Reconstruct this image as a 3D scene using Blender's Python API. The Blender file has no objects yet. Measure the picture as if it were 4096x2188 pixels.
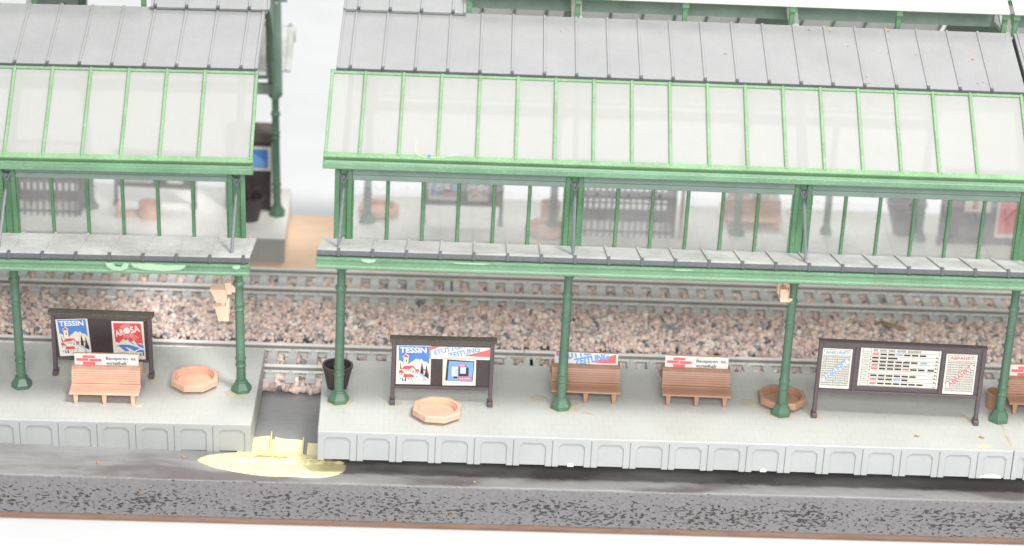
import bpy, bmesh, math, random
import numpy as np
from mathutils import Matrix, Vector, Euler
random.seed(7); rng = np.random.default_rng(7)
S = bpy.context.scene; C = S.collection
S.unit_settings.system = 'METRIC'; S.unit_settings.scale_length = 0.01   # one unit = one centimetre
PI = math.pi

# ------------------------------------------------------------------ materials
def new_mat(name):
    m = bpy.data.materials.new(name); m.use_nodes = True
    nt = m.node_tree; b = nt.nodes['Principled BSDF']
    return m, nt, b
def N(nt, t, **kw):
    n = nt.nodes.new(t)
    for k, v in kw.items():
        if k.startswith('i_'):
            key = k[2:]; key = int(key) if key.isdigit() else key.replace('_', ' ')
            n.inputs[key].default_value = v
        else: setattr(n, k, v)
    return n
def ramp(nt, stops, interp='LINEAR'):
    r = nt.nodes.new('ShaderNodeValToRGB'); cr = r.color_ramp; cr.interpolation = interp
    while len(cr.elements) < len(stops): cr.elements.new(0.5)
    for e, (p, c) in zip(cr.elements, stops):
        e.position = p; e.color = (*c, 1) if len(c) == 3 else c
    return r
def mixc(nt, fac, a, b, mode='MIX'):
    n = nt.nodes.new('ShaderNodeMix'); n.data_type = 'RGBA'; n.blend_type = mode
    for s, v in ((n.inputs[0], fac), (n.inputs[6], a), (n.inputs[7], b)):
        if hasattr(v, 'links'): nt.links.new(v, s)
        elif isinstance(v, (int, float)): s.default_value = v
        else: s.default_value = (*v, 1)
    return n.outputs[2]
def plastic(name, col, rough=0.45, var=0.12, dust=0.25, dustcol=(.62,.60,.54), scale=1.2, bump=0.03, sss=0.0, grain=14, spec=.5):
    m, nt, b = new_mat(name); L = nt.links.new
    tc = N(nt, 'ShaderNodeTexCoord')
    n1 = N(nt, 'ShaderNodeTexNoise', i_Scale=scale, i_Detail=6.0, i_Roughness=.65); L(tc.outputs['Object'], n1.inputs['Vector'])
    n2 = N(nt, 'ShaderNodeTexNoise', i_Scale=grain, i_Detail=4.0, i_Roughness=.7); L(tc.outputs['Object'], n2.inputs['Vector'])
    r1 = ramp(nt, [(.35, tuple(c*(1-var) for c in col)), (.65, tuple(min(1, c*(1+var)) for c in col))]); L(n1.outputs['Fac'], r1.inputs[0])
    r2 = ramp(nt, [(.5, (0,0,0)), (.72, (dust,)*3)]); L(n2.outputs['Fac'], r2.inputs[0])
    c = mixc(nt, r2.outputs[0], r1.outputs[0], dustcol); L(c, b.inputs['Base Color'])
    rr = N(nt, 'ShaderNodeMapRange', i_3=rough-.1, i_4=rough+.15); L(n1.outputs['Fac'], rr.inputs[0]); L(rr.outputs[0], b.inputs['Roughness'])
    b.inputs['Specular IOR Level'].default_value = spec
    if bump:
        bp = N(nt, 'ShaderNodeBump', i_Strength=.5, i_Distance=bump); L(n2.outputs['Fac'], bp.inputs['Height']); L(bp.outputs[0], b.inputs['Normal'])
    if sss:
        b.inputs['Subsurface Weight'].default_value = sss; b.inputs['Subsurface Radius'].default_value = (.25,.25,.2); b.inputs['Subsurface Scale'].default_value = .3
    return m
def flat(name, col, rough=.6):
    m, nt, b = new_mat(name); L = nt.links.new
    tc = N(nt, 'ShaderNodeTexCoord'); n = N(nt, 'ShaderNodeTexNoise', i_Scale=9.0, i_Detail=5.0); L(tc.outputs['Object'], n.inputs['Vector'])
    r = ramp(nt, [(.3, tuple(c*.9 for c in col)), (.7, tuple(min(1, c*1.06) for c in col))]); L(n.outputs['Fac'], r.inputs[0])
    L(r.outputs[0], b.inputs['Base Color']); b.inputs['Roughness'].default_value = rough
    return m
M = {}
M['col']    = plastic('dark_green_plastic', (.088,.17,.112), .38, .12, .18, (.30,.38,.31), bump=.01)
M['green']  = plastic('leaf_green_plastic', (.09,.205,.105), .35, .15, .2, (.5,.6,.45), bump=.01, sss=.15)
M['rail']   = plastic('grey_green_plastic', (.20,.27,.23), .45, .1, .1, (.4,.42,.4), bump=.008)
M['lgreen'] = plastic('pale_green_plastic', (.125,.245,.14), .38, .14, .25, (.42,.52,.4), scale=.6, bump=.01, sss=.2)
M['mgreen'] = plastic('frame_green_plastic', (.18,.315,.165), .38, .1, .3, (.5,.60,.44), bump=.01, sss=.2)
M['flange'] = plastic('pale_flange_plastic', (.42,.45,.41), .5, .1, .2, bump=.01)
M['gpatch'] = plastic('pale_glue_on_green', (.33,.48,.32), .3, .1, .1, bump=.01)
M['slate']  = plastic('slate_grey_plastic', (.262,.265,.264), .6, .07, .30, (.40,.39,.36), scale=.5, bump=.02, grain=22)
M['slate_dark'] = plastic('slate_edge_plastic', (.078,.082,.09), .5, .08, .12, (.4,.4,.4), bump=.01)
M['lean']   = plastic('dusty_slate_plastic', (.43,.43,.415), .6, .2, .5, (.70,.68,.60), scale=.7, bump=.02, grain=8)
M['rod']    = plastic('rod_grey_plastic', (.15,.155,.175), .35, .1, .15, (.6,.6,.6), bump=.005)
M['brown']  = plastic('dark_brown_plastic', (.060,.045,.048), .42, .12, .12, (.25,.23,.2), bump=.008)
M['brownl'] = plastic('mauve_brown_plastic', (.105,.078,.085), .42, .1, .15, (.3,.27,.25), bump=.008)
M['cap']    = plastic('dusty_brown_plastic', (.10,.088,.07), .75, .2, .6, (.22,.20,.15), bump=.02)
M['terra']  = plastic('salmon_plastic', (.72,.43,.31), .45, .1, .25, (.68,.42,.3), scale=1.5, bump=.01, sss=.2)
M['terrad'] = plastic('terracotta_plastic', (.43,.24,.16), .45, .1, .25, (.5,.32,.22), scale=1.5, bump=.01, sss=.1)
M['pink']   = plastic('pink_plastic', (.87,.56,.41), .4, .06, .15, (.85,.6,.45), bump=.005, sss=.25)
M['yellowglue'] = plastic('dried_glue', (.80,.72,.40), .35, .06, .15, (.85,.8,.6), scale=2, bump=.02, sss=.2, grain=4)
M['clearglue'] = plastic('glue_smear', (.50,.46,.36), .25, .1, .2, (.6,.56,.42), bump=.01)
M['rust']   = plastic('wood_crumb', (.45,.22,.10), .7, .3, .3, bump=.02)
M['stick']  = plastic('stick_wood', (.25,.19,.13), .8, .3, .3, bump=.02)
M['railmetal'] = plastic('rail_metal', (.76,.75,.71), .4, .06, .15, (.6,.57,.5), bump=.005); M['railmetal'].node_tree.nodes['Principled BSDF'].inputs['Metallic'].default_value = .0
M['railweb'] = plastic('rail_web', (.235,.215,.20), .6, .15, .2, bump=.005)
M['sleeper'] = plastic('sleeper_grey_plastic', (.54,.545,.525), .5, .15, .35, (.5,.48,.42), bump=.01)
M['thread'] = flat('white_fibre', (.8,.8,.8))
M['board_orange'] = flat('sign_edge', (.75,.38,.10))
# printed inks and paper
M['paper'] = flat('poster_paper', (.80,.76,.66), .55)
M['white'] = flat('print_white', (.80,.78,.74), .55)
M['blue']  = flat('print_blue', (.085,.24,.62), .5)
M['lblue'] = flat('print_pale_blue', (.20,.40,.75), .5)
M['red']   = flat('print_red', (.74,.085,.09), .5)
M['pred']  = flat('print_pink_red', (.85,.16,.17), .5)
M['black'] = flat('print_black', (.035,.04,.045), .5)
M['grey']  = flat('print_grey', (.25,.25,.26), .5)

def platform_mat(name, col):
    m, nt, b = new_mat(name); L = nt.links.new
    tc = N(nt, 'ShaderNodeTexCoord')
    br = N(nt, 'ShaderNodeTexBrick', i_Scale=1.0, i_Mortar_Size=.008, i_Mortar_Smooth=.4, i_Brick_Width=.36, i_Row_Height=.40)
    L(tc.outputs['Object'], br.inputs['Vector'])
    br.inputs['Color1'].default_value = (1,1,1,1); br.inputs['Color2'].default_value = (.985,.985,.98,1); br.inputs['Mortar'].default_value = (.80,.79,.76,1)
    # the grooves are only moulded on the top
    geo = N(nt, 'ShaderNodeNewGeometry'); sp = N(nt, 'ShaderNodeSeparateXYZ'); L(geo.outputs['True Normal'], sp.inputs[0])
    top = N(nt, 'ShaderNodeMath', operation='GREATER_THAN', i_1=.7); L(sp.outputs[2], top.inputs[0])
    n1 = N(nt, 'ShaderNodeTexNoise', i_Scale=.45, i_Detail=6.0, i_Roughness=.6); L(tc.outputs['Object'], n1.inputs['Vector'])
    n2 = N(nt, 'ShaderNodeTexNoise', i_Scale=12.0, i_Detail=5.0, i_Roughness=.7); L(tc.outputs['Object'], n2.inputs['Vector'])
    r1 = ramp(nt, [(.3, tuple(c*.93 for c in col)), (.7, tuple(c*1.05 for c in col))]); L(n1.outputs['Fac'], r1.inputs[0])
    r2 = ramp(nt, [(.25, (.92,.915,.89)), (.5, (1,1,1)), (.8, (1.02,1.02,1.0))]); L(n2.outputs['Fac'], r2.inputs[0])
    c = mixc(nt, 1.0, r1.outputs[0], r2.outputs[0], 'MULTIPLY')
    # worn: grooves fade in patches
    n3 = N(nt, 'ShaderNodeTexNoise', i_Scale=.8, i_Detail=3.0); L(tc.outputs['Object'], n3.inputs['Vector'])
    r3 = ramp(nt, [(.36, (.2,)*3), (.6, (1,)*3)]); L(n3.outputs['Fac'], r3.inputs[0])
    ml = N(nt, 'ShaderNodeMath', operation='MULTIPLY'); L(top.outputs[0], ml.inputs[0]); L(r3.outputs[0], ml.inputs[1])
    gr = mixc(nt, ml.outputs[0], (1,1,1), br.outputs['Color'])
    c2 = mixc(nt, 1.0, c, gr, 'MULTIPLY'); L(c2, b.inputs['Base Color'])
    b.inputs['Roughness'].default_value = .5
    bp = N(nt, 'ShaderNodeBump', i_Strength=.35, i_Distance=.02); L(n2.outputs['Fac'], bp.inputs['Height']); L(bp.outputs[0], b.inputs['Normal'])
    return m
M['plat'] = platform_mat('platform_grey_plastic', (.50,.505,.475)); M['plat_bright'] = platform_mat('brightened_platform_plastic', (.80,.79,.745))  # far decks: same plastic, colour brightened in place of missing light
M['platface'] = plastic('platform_face_plastic', (.37,.38,.375), .42, .04, .1, (.55,.55,.53), scale=.6, bump=.006, sss=.1)

def glass_mat(name, transp, col, gloss, rough=.08, specks=True, transl=.0):
    m, nt, b = new_mat(name); L = nt.links.new
    out = nt.nodes['Material Output']; nt.nodes.remove(b)
    tc = N(nt, 'ShaderNodeTexCoord')
    tr = N(nt, 'ShaderNodeBsdfTransparent'); df = N(nt, 'ShaderNodeBsdfDiffuse'); tl = N(nt, 'ShaderNodeBsdfTranslucent')
    gl = N(nt, 'ShaderNodeBsdfGlossy', i_Roughness=rough)
    n = N(nt, 'ShaderNodeTexNoise', i_Scale=1.3, i_Detail=6.0, i_Roughness=.7); L(tc.outputs['Object'], n.inputs['Vector'])
    r = ramp(nt, [(.3, tuple(c*.95 for c in col)), (.7, col)]); L(n.outputs['Fac'], r.inputs[0])
    L(r.outputs[0], df.inputs[0]); L(r.outputs[0], tl.inputs[0])
    m1 = N(nt, 'ShaderNodeMixShader', i_0=transl); L(df.outputs[0], m1.inputs[1]); L(tl.outputs[0], m1.inputs[2])
    m2 = N(nt, 'ShaderNodeMixShader'); L(m1.outputs[0], m2.inputs[1]); L(tr.outputs[0], m2.inputs[2])
    f = N(nt, 'ShaderNodeMapRange', i_1=.3, i_2=.7, i_3=transp-.05, i_4=min(1, transp+.04)); L(n.outputs['Fac'], f.inputs[0])
    fac = f.outputs[0]
    if specks:   # dried specks of glue and dust on the pane
        v = N(nt, 'ShaderNodeTexNoise', i_Scale=16.0, i_Detail=3.0, i_Roughness=.6); L(tc.outputs['Object'], v.inputs['Vector'])
        rs = ramp(nt, [(.70, (1,)*3), (.76, (.35,)*3)]); L(v.outputs['Fac'], rs.inputs[0])
        mm = N(nt, 'ShaderNodeMath', operation='MULTIPLY'); L(fac, mm.inputs[0]); L(rs.outputs[0], mm.inputs[1]); fac = mm.outputs[0]
    L(fac, m2.inputs[0])
    m3 = N(nt, 'ShaderNodeMixShader', i_0=gloss); L(m2.outputs[0], m3.inputs[1]); L(gl.outputs[0], m3.inputs[2])
    L(m3.outputs[0], out.inputs[0])
    return m
M['frost'] = glass_mat('frosted_roof_glazing',   .33, (.66,.66,.635), .07, .22, False, .45)
M['clear'] = glass_mat('clear_window_glazing', .88, (.80,.80,.80), .065, .03, True, .2)
M['mono']  = glass_mat('monitor_glazing', .35, (.92,.92,.86), .1, .2, False, .3)

def board_top():
    m, nt, b = new_mat('painted_board_top'); L = nt.links.new
    tc = N(nt, 'ShaderNodeTexCoord'); mp = N(nt, 'ShaderNodeMapping'); mp.inputs['Scale'].default_value = (.35,.9,1); L(tc.outputs['Object'], mp.inputs[0])
    n1 = N(nt, 'ShaderNodeTexNoise', i_Scale=.8, i_Detail=4.0, i_Roughness=.5, i_Distortion=.2); L(mp.outputs[0], n1.inputs['Vector'])
    mp2 = N(nt, 'ShaderNodeMapping'); mp2.inputs['Scale'].default_value = (.6,6,6); L(tc.outputs['Object'], mp2.inputs[0])
    n2 = N(nt, 'ShaderNodeTexNoise', i_Scale=3.0, i_Detail=6.0, i_Roughness=.7); L(mp2.outputs[0], n2.inputs['Vector'])
    r1 = ramp(nt, [(.42, (.15,.132,.13)), (.54, (.26,.255,.25)), (.75, (.34,.335,.325))]); L(n1.outputs['Fac'], r1.inputs[0])
    r2 = ramp(nt, [(.3, (.84,)*3), (.6, (1.05,)*3)]); L(n2.outputs['Fac'], r2.inputs[0])
    c = mixc(nt, 1., r1.outputs[0], r2.outputs[0], 'MULTIPLY')
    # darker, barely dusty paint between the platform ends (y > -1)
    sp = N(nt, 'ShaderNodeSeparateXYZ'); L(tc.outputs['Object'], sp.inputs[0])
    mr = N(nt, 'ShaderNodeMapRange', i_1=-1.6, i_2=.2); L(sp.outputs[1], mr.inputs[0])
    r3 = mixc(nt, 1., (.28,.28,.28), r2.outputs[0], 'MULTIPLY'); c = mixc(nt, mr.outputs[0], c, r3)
    n4 = N(nt, 'ShaderNodeTexNoise', i_Scale=14.0, i_Detail=2.0); L(tc.outputs['Object'], n4.inputs['Vector'])
    r4 = ramp(nt, [(.73, (0,)*3), (.77, (.6,)*3)]); L(n4.outputs['Fac'], r4.inputs[0])
    c = mixc(nt, r4.outputs[0], c, (.6,.58,.54)); L(c, b.inputs['Base Color'])
    b.inputs['Roughness'].default_value = .42
    bp = N(nt, 'ShaderNodeBump', i_Strength=.4, i_Distance=.02); L(n2.outputs['Fac'], bp.inputs['Height']); L(bp.outputs[0], b.inputs['Normal'])
    return m
def board_face():
    m, nt, b = new_mat('painted_chipboard_edge'); L = nt.links.new
    tc = N(nt, 'ShaderNodeTexCoord'); mp = N(nt, 'ShaderNodeMapping'); mp.inputs['Scale'].default_value = (1.0,1,2.3); L(tc.outputs['Object'], mp.inputs[0])
    n1 = N(nt, 'ShaderNodeTexNoise', i_Scale=6.0, i_Detail=6.0, i_Roughness=.66); L(mp.outputs[0], n1.inputs['Vector'])
    n0 = N(nt, 'ShaderNodeTexNoise', i_Scale=.7, i_Detail=3.0); L(mp.outputs[0], n0.inputs['Vector'])
    ad = N(nt, 'ShaderNodeMath', operation='MULTIPLY_ADD', i_1=.22); L(n0.outputs['Fac'], ad.inputs[0]); L(n1.outputs['Fac'], ad.inputs[2])
    # pits gather in the coarse core of the board, not next to the faces
    sp = N(nt, 'ShaderNodeSeparateXYZ'); L(tc.outputs['Object'], sp.inputs[0])
    zr = ramp(nt, [(.0, (.0,)*3), (.22, (.09,)*3), (.62, (.07,)*3), (.85, (-.06,)*3), (1., (-.3,)*3)])
    mr = N(nt, 'ShaderNodeMapRange', i_1=-2.9, i_2=-1.6); L(sp.outputs[2], mr.inputs[0])
    cv = N(nt, 'ShaderNodeFloatCurve'); L(mr.outputs[0], cv.inputs['Value'])
    cur = cv.mapping.curves[0]; cur.points[0].location = (0,.3); cur.points[1].location = (1,.0)
    for x, y in ((.15,.5), (.35,.62), (.6,.56), (.8,.3)): cur.points.new(x, y)
    cv.mapping.update()
    a2 = N(nt, 'ShaderNodeMath', operation='MULTIPLY_ADD', i_1=.17); L(cv.outputs[0], a2.inputs[0]); L(ad.outputs[0], a2.inputs[2])
    pit = ramp(nt, [(.768, (0,)*3), (.792, (1,)*3)]); L(a2.outputs[0], pit.inputs[0])
    mp3 = N(nt, 'ShaderNodeMapping'); mp3.inputs['Location'].default_value = (11,3,5); L(tc.outputs['Object'], mp3.inputs[0])
    n3 = N(nt, 'ShaderNodeTexNoise', i_Scale=4.0, i_Detail=3.0); L(mp3.outputs[0], n3.inputs['Vector'])
    org = ramp(nt, [(.635, (0,)*3), (.66, (1,)*3)]); L(n3.outputs['Fac'], org.inputs[0])
    n5 = N(nt, 'ShaderNodeTexNoise', i_Scale=9.0, i_Detail=4.0); L(tc.outputs['Object'], n5.inputs['Vector'])
    base = ramp(nt, [(.3, (.15,.142,.145)), (.7, (.19,.181,.185))]); L(n5.outputs['Fac'], base.inputs[0])
    pc = mixc(nt, org.outputs[0], (.04,.041,.043), (.46,.24,.13))
    c = mixc(nt, pit.outputs[0], base.outputs[0], pc); L(c, b.inputs['Base Color'])
    b.inputs['Roughness'].default_value = .38
    iv = N(nt, 'ShaderNodeMath', operation='SUBTRACT', i_0=1.0); L(pit.outputs[0], iv.inputs[1])
    b1 = N(nt, 'ShaderNodeBump', i_Strength=1.0, i_Distance=.06); L(iv.outputs[0], b1.inputs['Height'])
    b2 = N(nt, 'ShaderNodeBump', i_Strength=.5, i_Distance=.02); L(n5.outputs['Fac'], b2.inputs['Height']); L(b1.outputs[0], b2.inputs['Normal']); L(b2.outputs[0], b.inputs['Normal'])
    return m
def wood(name, c1, c2):
    m, nt, b = new_mat(name); L = nt.links.new
    tc = N(nt, 'ShaderNodeTexCoord'); mp = N(nt, 'ShaderNodeMapping'); mp.inputs['Scale'].default_value = (.4,2.5,2.5); L(tc.outputs['Object'], mp.inputs[0])
    n1 = N(nt, 'ShaderNodeTexNoise', i_Scale=2.0, i_Detail=6.0, i_Roughness=.6, i_Distortion=.4); L(mp.outputs[0], n1.inputs['Vector'])
    r = ramp(nt, [(.3, c1), (.7, c2)]); L(n1.outputs['Fac'], r.inputs[0]); L(r.outputs[0], b.inputs['Base Color']); b.inputs['Roughness'].default_value = .6
    return m
M['btop'] = board_top(); M['bface'] = board_face()
M['ply'] = wood('bare_plywood', (.70,.49,.335), (.80,.59,.42)); M['plyedge'] = wood('plywood_edge', (.22,.13,.09), (.34,.21,.145))
m, nt, b = new_mat('white_table'); b.inputs['Base Color'].default_value = (.86,.865,.87,1); b.inputs['Roughness'].default_value = .5
n_ = N(nt, 'ShaderNodeTexNoise', i_Scale=.5, i_Detail=5.0); tc_ = N(nt, 'ShaderNodeTexCoord'); nt.links.new(tc_.outputs['Object'], n_.inputs['Vector'])
r_ = ramp(nt, [(.3, (.565,.567,.57)), (.6, (.59,.592,.595))]); nt.links.new(n_.outputs['Fac'], r_.inputs[0]); nt.links.new(r_.outputs[0], b.inputs['Base Color'])
M['table'] = m
m, nt, b = new_mat('pebble_ballast'); at = N(nt, 'ShaderNodeAttribute', attribute_name='tone')
r_ = ramp(nt, [(0, (0.471,0.361,0.327)), (.10, (0.640,0.496,0.446)), (.24, (0.753,0.593,0.533)), (.40, (0.842,0.697,0.616)), (.52, (0.860,0.674,0.520)), (.60, (0.776,0.569,0.520)), (.72, (0.686,0.569,0.545)), (.80, (0.860,0.820,0.753)), (.86, (0.520,0.458,0.446)), (.92, (0.276,0.319,0.330)), (.965, (0.171,0.196,0.207))], 'CONSTANT')
nt.links.new(at.outputs['Fac'], r_.inputs[0])
n_ = N(nt, 'ShaderNodeTexNoise', i_Scale=7.0, i_Detail=4.0); tc_ = N(nt, 'ShaderNodeTexCoord'); nt.links.new(tc_.outputs['Object'], n_.inputs['Vector'])
r2_ = ramp(nt, [(.3, (.8,.79,.78)), (.7, (1.1,1.1,1.1))]); nt.links.new(n_.outputs['Fac'], r2_.inputs[0])
nt.links.new(mixc(nt, 1., r_.outputs[0], r2_.outputs[0], 'MULTIPLY'), b.inputs['Base Color']); b.inputs['Roughness'].default_value = .5
M['pebble'] = m
M['bed'] = flat('ballast_bed', (.16,.13,.12))

# ------------------------------------------------------------------ mesh builder
class MB:
    def __init__(s, tf=None): s.v = []; s.f = []; s.m = []; s.tf = tf
    def add(s, vs, fs, m=0):
        o = len(s.v); s.v += [tuple(p) for p in vs]; s.f += [tuple(i+o for i in f) for f in fs]; s.m += [m]*len(fs); return s
    def box(s, x0, x1, y0, y1, z0, z1, m=0):
        return s.add([(x0,y0,z0),(x1,y0,z0),(x1,y1,z0),(x0,y1,z0),(x0,y0,z1),(x1,y0,z1),(x1,y1,z1),(x0,y1,z1)],
                     [(0,3,2,1),(4,5,6,7),(0,1,5,4),(1,2,6,5),(2,3,7,6),(3,0,4,7)], m)
    def hexa(s, p, m=0): return s.add(p, [(0,3,2,1),(4,5,6,7),(0,1,5,4),(1,2,6,5),(2,3,7,6),(3,0,4,7)], m)
    def prism(s, pts, ax, a, b, m=0):
        n = len(pts)
        g = {'x': lambda p, t: (t,p[0],p[1]), 'y': lambda p, t: (p[0],t,p[1]), 'z': lambda p, t: (p[0],p[1],t)}[ax]
        vs = [g(p, a) for p in pts] + [g(p, b) for p in pts]
        fs = [tuple(range(n)), tuple(range(2*n-1, n-1, -1))] + [(i, (i+1) % n, n+(i+1) % n, n+i) for i in range(n)]
        return s.add(vs, fs, m)
    def tube(s, path, r, n=8, m=0):
        P = [Vector(p) for p in path]; rs = r if isinstance(r, (list, tuple)) else [r]*len(P); vs = []; fs = []
        for i, p in enumerate(P):
            d = (P[min(i+1, len(P)-1)]-P[max(i-1, 0)]).normalized()
            a = d.cross(Vector((0,0,1)) if abs(d.z) < .95 else Vector((0,1,0))).normalized(); b_ = d.cross(a)
            for k in range(n):
                t = 2*PI*k/n; vs.append(p + (a*math.cos(t)+b_*math.sin(t))*rs[i])
        for i in range(len(P)-1):
            for k in range(n): fs.append((i*n+k, i*n+(k+1) % n, (i+1)*n+(k+1) % n, (i+1)*n+k))
        fs += [tuple(range(n))[::-1], tuple(range((len(P)-1)*n, len(P)*n))]
        return s.add(vs, fs, m)
    def lathe(s, cx, cy, prof, n=24, rot=0, m=0, closed=False):
        # prof: (radius, z[, polygon sides]) ; polygon sides shape the ring as a polygon
        vs = []; fs = []
        for q in prof:
            r, z = q[0], q[1]; k = q[2] if len(q) > 2 else 0
            for i in range(n):
                t = 2*PI*i/n+rot; rr = r
                if k:
                    w = 2*PI/k; u = ((t-rot) % w)-w/2; rr = r*math.cos(w/2)/math.cos(u)
                vs.append((cx+rr*math.cos(t), cy+rr*math.sin(t), z))
        for j in range(len(prof)-1):
            for i in range(n): fs.append((j*n+i, j*n+(i+1) % n, (j+1)*n+(i+1) % n, (j+1)*n+i))
        fs.append(tuple(range(n))[::-1]); fs.append(tuple(range((len(prof)-1)*n, len(prof)*n)))
        return s.add(vs, fs, m)
    def build(s, name, mats, parent=None, bevel=0, smooth=False, seg=2, ang=35):
        me = bpy.data.meshes.new(name)
        vs = [s.tf(*p) for p in s.v] if s.tf else s.v
        me.from_pydata(vs, [], s.f)
        for m_ in (mats if isinstance(mats, (list, tuple)) else [mats]): me.materials.append(m_)
        me.polygons.foreach_set('material_index', s.m); me.update()
        bm = bmesh.new(); bm.from_mesh(me); bmesh.ops.recalc_face_normals(bm, faces=bm.faces[:]); bm.to_mesh(me); bm.free()
        o = bpy.data.objects.new(name, me); C.objects.link(o)
        if parent: o.parent = parent
        if smooth:
            me.polygons.foreach_set('use_smooth', [True]*len(me.polygons))
            me.set_sharp_from_angle(angle=math.radians(ang))
        if bevel:
            bv = o.modifiers.new('bevel', 'BEVEL'); bv.width = bevel; bv.segments = seg; bv.limit_method = 'ANGLE'; bv.angle_limit = math.radians(50)
        return o
def tag(o, label=None, cat=None, group=None, kind=None):
    if label: o['label'] = label
    if cat: o['category'] = cat
    if group: o['group'] = group
    if kind: o['kind'] = kind
    return o
def thing(name, label, cat, loc=(0,0,0), rz=0, group=None, mat=None):
    o = bpy.data.objects.new(name, None); C.objects.link(o); o.empty_display_size = .3
    if mat is not None: o.matrix_world = mat @ Matrix.Translation(loc) @ Matrix.Rotation(rz, 4, 'Z')
    else: o.location = loc; o.rotation_euler = (0,0,rz)
    return tag(o, label, cat, group)
def dup(root, label, loc, rz=0, mat=None):
    def cp(o, par):
        c = o.copy(); C.objects.link(c)
        if par: c.parent = par; c.matrix_parent_inverse = o.matrix_parent_inverse.copy()
        for ch in [k for k in bpy.data.objects if k.parent == o]: cp(ch, c)
        return c
    r = cp(root, None)
    M_ = Matrix.Translation(loc) @ Matrix.Rotation(rz, 4, 'Z')
    r.matrix_world = (mat @ M_) if mat is not None else M_
    r['label'] = label
    return r

# ------------------------------------------------------------------ frames (from the camera calibration)
def frame(rx, ry, rz, t): return Matrix.Translation(t) @ Matrix.Rotation(rz, 4, 'Z') @ Matrix.Rotation(ry, 4, 'Y') @ Matrix.Rotation(rx, 4, 'X')
PL = frame(.045, -.021, -.028, (-3.214,1.505,-.504))      # left platform has slipped: slightly turned and tipped
CL = frame(.098, -.019, -.020, (-3.14,1.635,-.505))       # left hall leans forward
BT = -1.6                                                 # top of the baseboard

# ------------------------------------------------------------------ camera
f, cx, cy, cz, ya, pi_, ro = 9971.6, 1.4427, -70.658, 34.392, .0537, .3992, .0527
fw = Vector((math.sin(ya)*math.cos(pi_), math.cos(ya)*math.cos(pi_), -math.sin(pi_)))
rt = Vector((math.cos(ya), -math.sin(ya), 0)); up = rt.cross(fw)
r2 = rt*math.cos(ro)+up*math.sin(ro); u2 = -rt*math.sin(ro)+up*math.cos(ro)
cam = bpy.data.objects.new('camera', bpy.data.cameras.new('camera')); C.objects.link(cam); S.camera = cam
cam.matrix_world = Matrix(((r2.x,u2.x,-fw.x,cx),(r2.y,u2.y,-fw.y,cy),(r2.z,u2.z,-fw.z,cz),(0,0,0,1)))
cd = cam.data; cd.sensor_width = 36; cd.lens = 36*f/4096; cd.clip_start = 1; cd.clip_end = 800
cd.dof.use_dof = True; cd.dof.focus_distance = 78.5; cd.dof.aperture_fstop = .125

# ------------------------------------------------------------------ setting: table and backdrop
sweep = [(-140, -3.2)] + [(105+70*math.sin(t*PI/24), -3.2+70*(1-math.cos(t*PI/24))) for t in range(13)] + [(175, 160)]
mb = MB(); n = len(sweep)
mb.add([(-220,y,z) for y, z in sweep]+[(240,y,z) for y, z in sweep], [(i,i+1,n+i+1,n+i) for i in range(n-1)])
tag(mb.build('table', M['table'], smooth=True), kind='structure')['label'] = 'white table top sweeping up into a white backdrop'

# baseboard
bb = thing('baseboard', 'long painted chipboard baseboard with pitted front edge carrying the whole station', 'board')
mb = MB(); mb.box(-20,32,-2.475,19.6,-2.92,BT,0)
o = mb.build('board', [M['btop'], M['bface']], bb, bevel=.05)
for p in o.data.polygons:
    if p.normal.y < -.5: p.material_index = 1
mb = MB(); mb.box(-20,32,-2.27,19.5,-3.195,-2.925); mb.build('plywood_layer', M['plyedge'], bb)
mb = MB(); mb.box(-20,32,13.5,19.59,BT+.004,BT+.03); mb.build('bare_plywood_strip', M['ply'], bb)

# ------------------------------------------------------------------ ballast (nobody could count the pebbles)
def ico():
    bm = bmesh.new(); bmesh.ops.create_icosphere(bm, subdivisions=2, radius=1)
    v = np.array([x.co[:] for x in bm.verts]); f_ = np.array([[q.index for q in x.verts] for x in bm.faces]); bm.free(); return v, f_
def hgt(x, y):    # height of the ballast bed
    h = -1.235 + .05*np.sin(x*.9+y)*np.cos(y*1.3-x*.4)
    h = np.where((y > 6.75) & (y < 9.8), h+.10, h)
    h = np.where(y < 4.05, h-.26*(4.05-y)/.33, h)
    h = np.where(y > 13.0, h-.34*(y-13.0)/.6, h)
    return h
iv, if_ = ico()
pts = []
sp = .138
for yy in np.arange(3.74, 13.55, sp*.88):
    for xx in np.arange(-13.2, 25.5, sp):
        if xx < -2.9 and yy < 4.6: continue
        if xx > -.45 and yy < 3.35: continue
        pts.append((xx, yy))
pts = np.array(pts) + rng.normal(0, .035, (len(pts), 2))
extra = np.concatenate([np.stack([rng.uniform(-13, 25.5, 11000), rng.uniform(4.3, 13.4, 11000)], 1), np.stack([rng.uniform(-2.9, -.2, 420), rng.uniform(3.74, 4.25, 420)], 1)])
allp = np.vstack([pts, extra]); lift = np.concatenate([np.zeros(len(pts)), np.full(len(extra), .055)])
inrail = ((np.abs(allp[:,1]-5.03) < 1.5) | (np.abs(allp[:,1]-11.51) < 1.5))
lift[-420:] = rng.uniform(-.1, .03, 420)
keep = ~(inrail & (lift > 0.04)); allp = allp[keep]; lift = lift[keep]
n = len(allp); rad = np.clip(rng.lognormal(math.log(.074), .27, n), .04, .15)
scl = rad[:,None]*rng.uniform(.72, 1.28, (n, 3))
A = rng.uniform(0, 2*PI, (n, 3))
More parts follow.
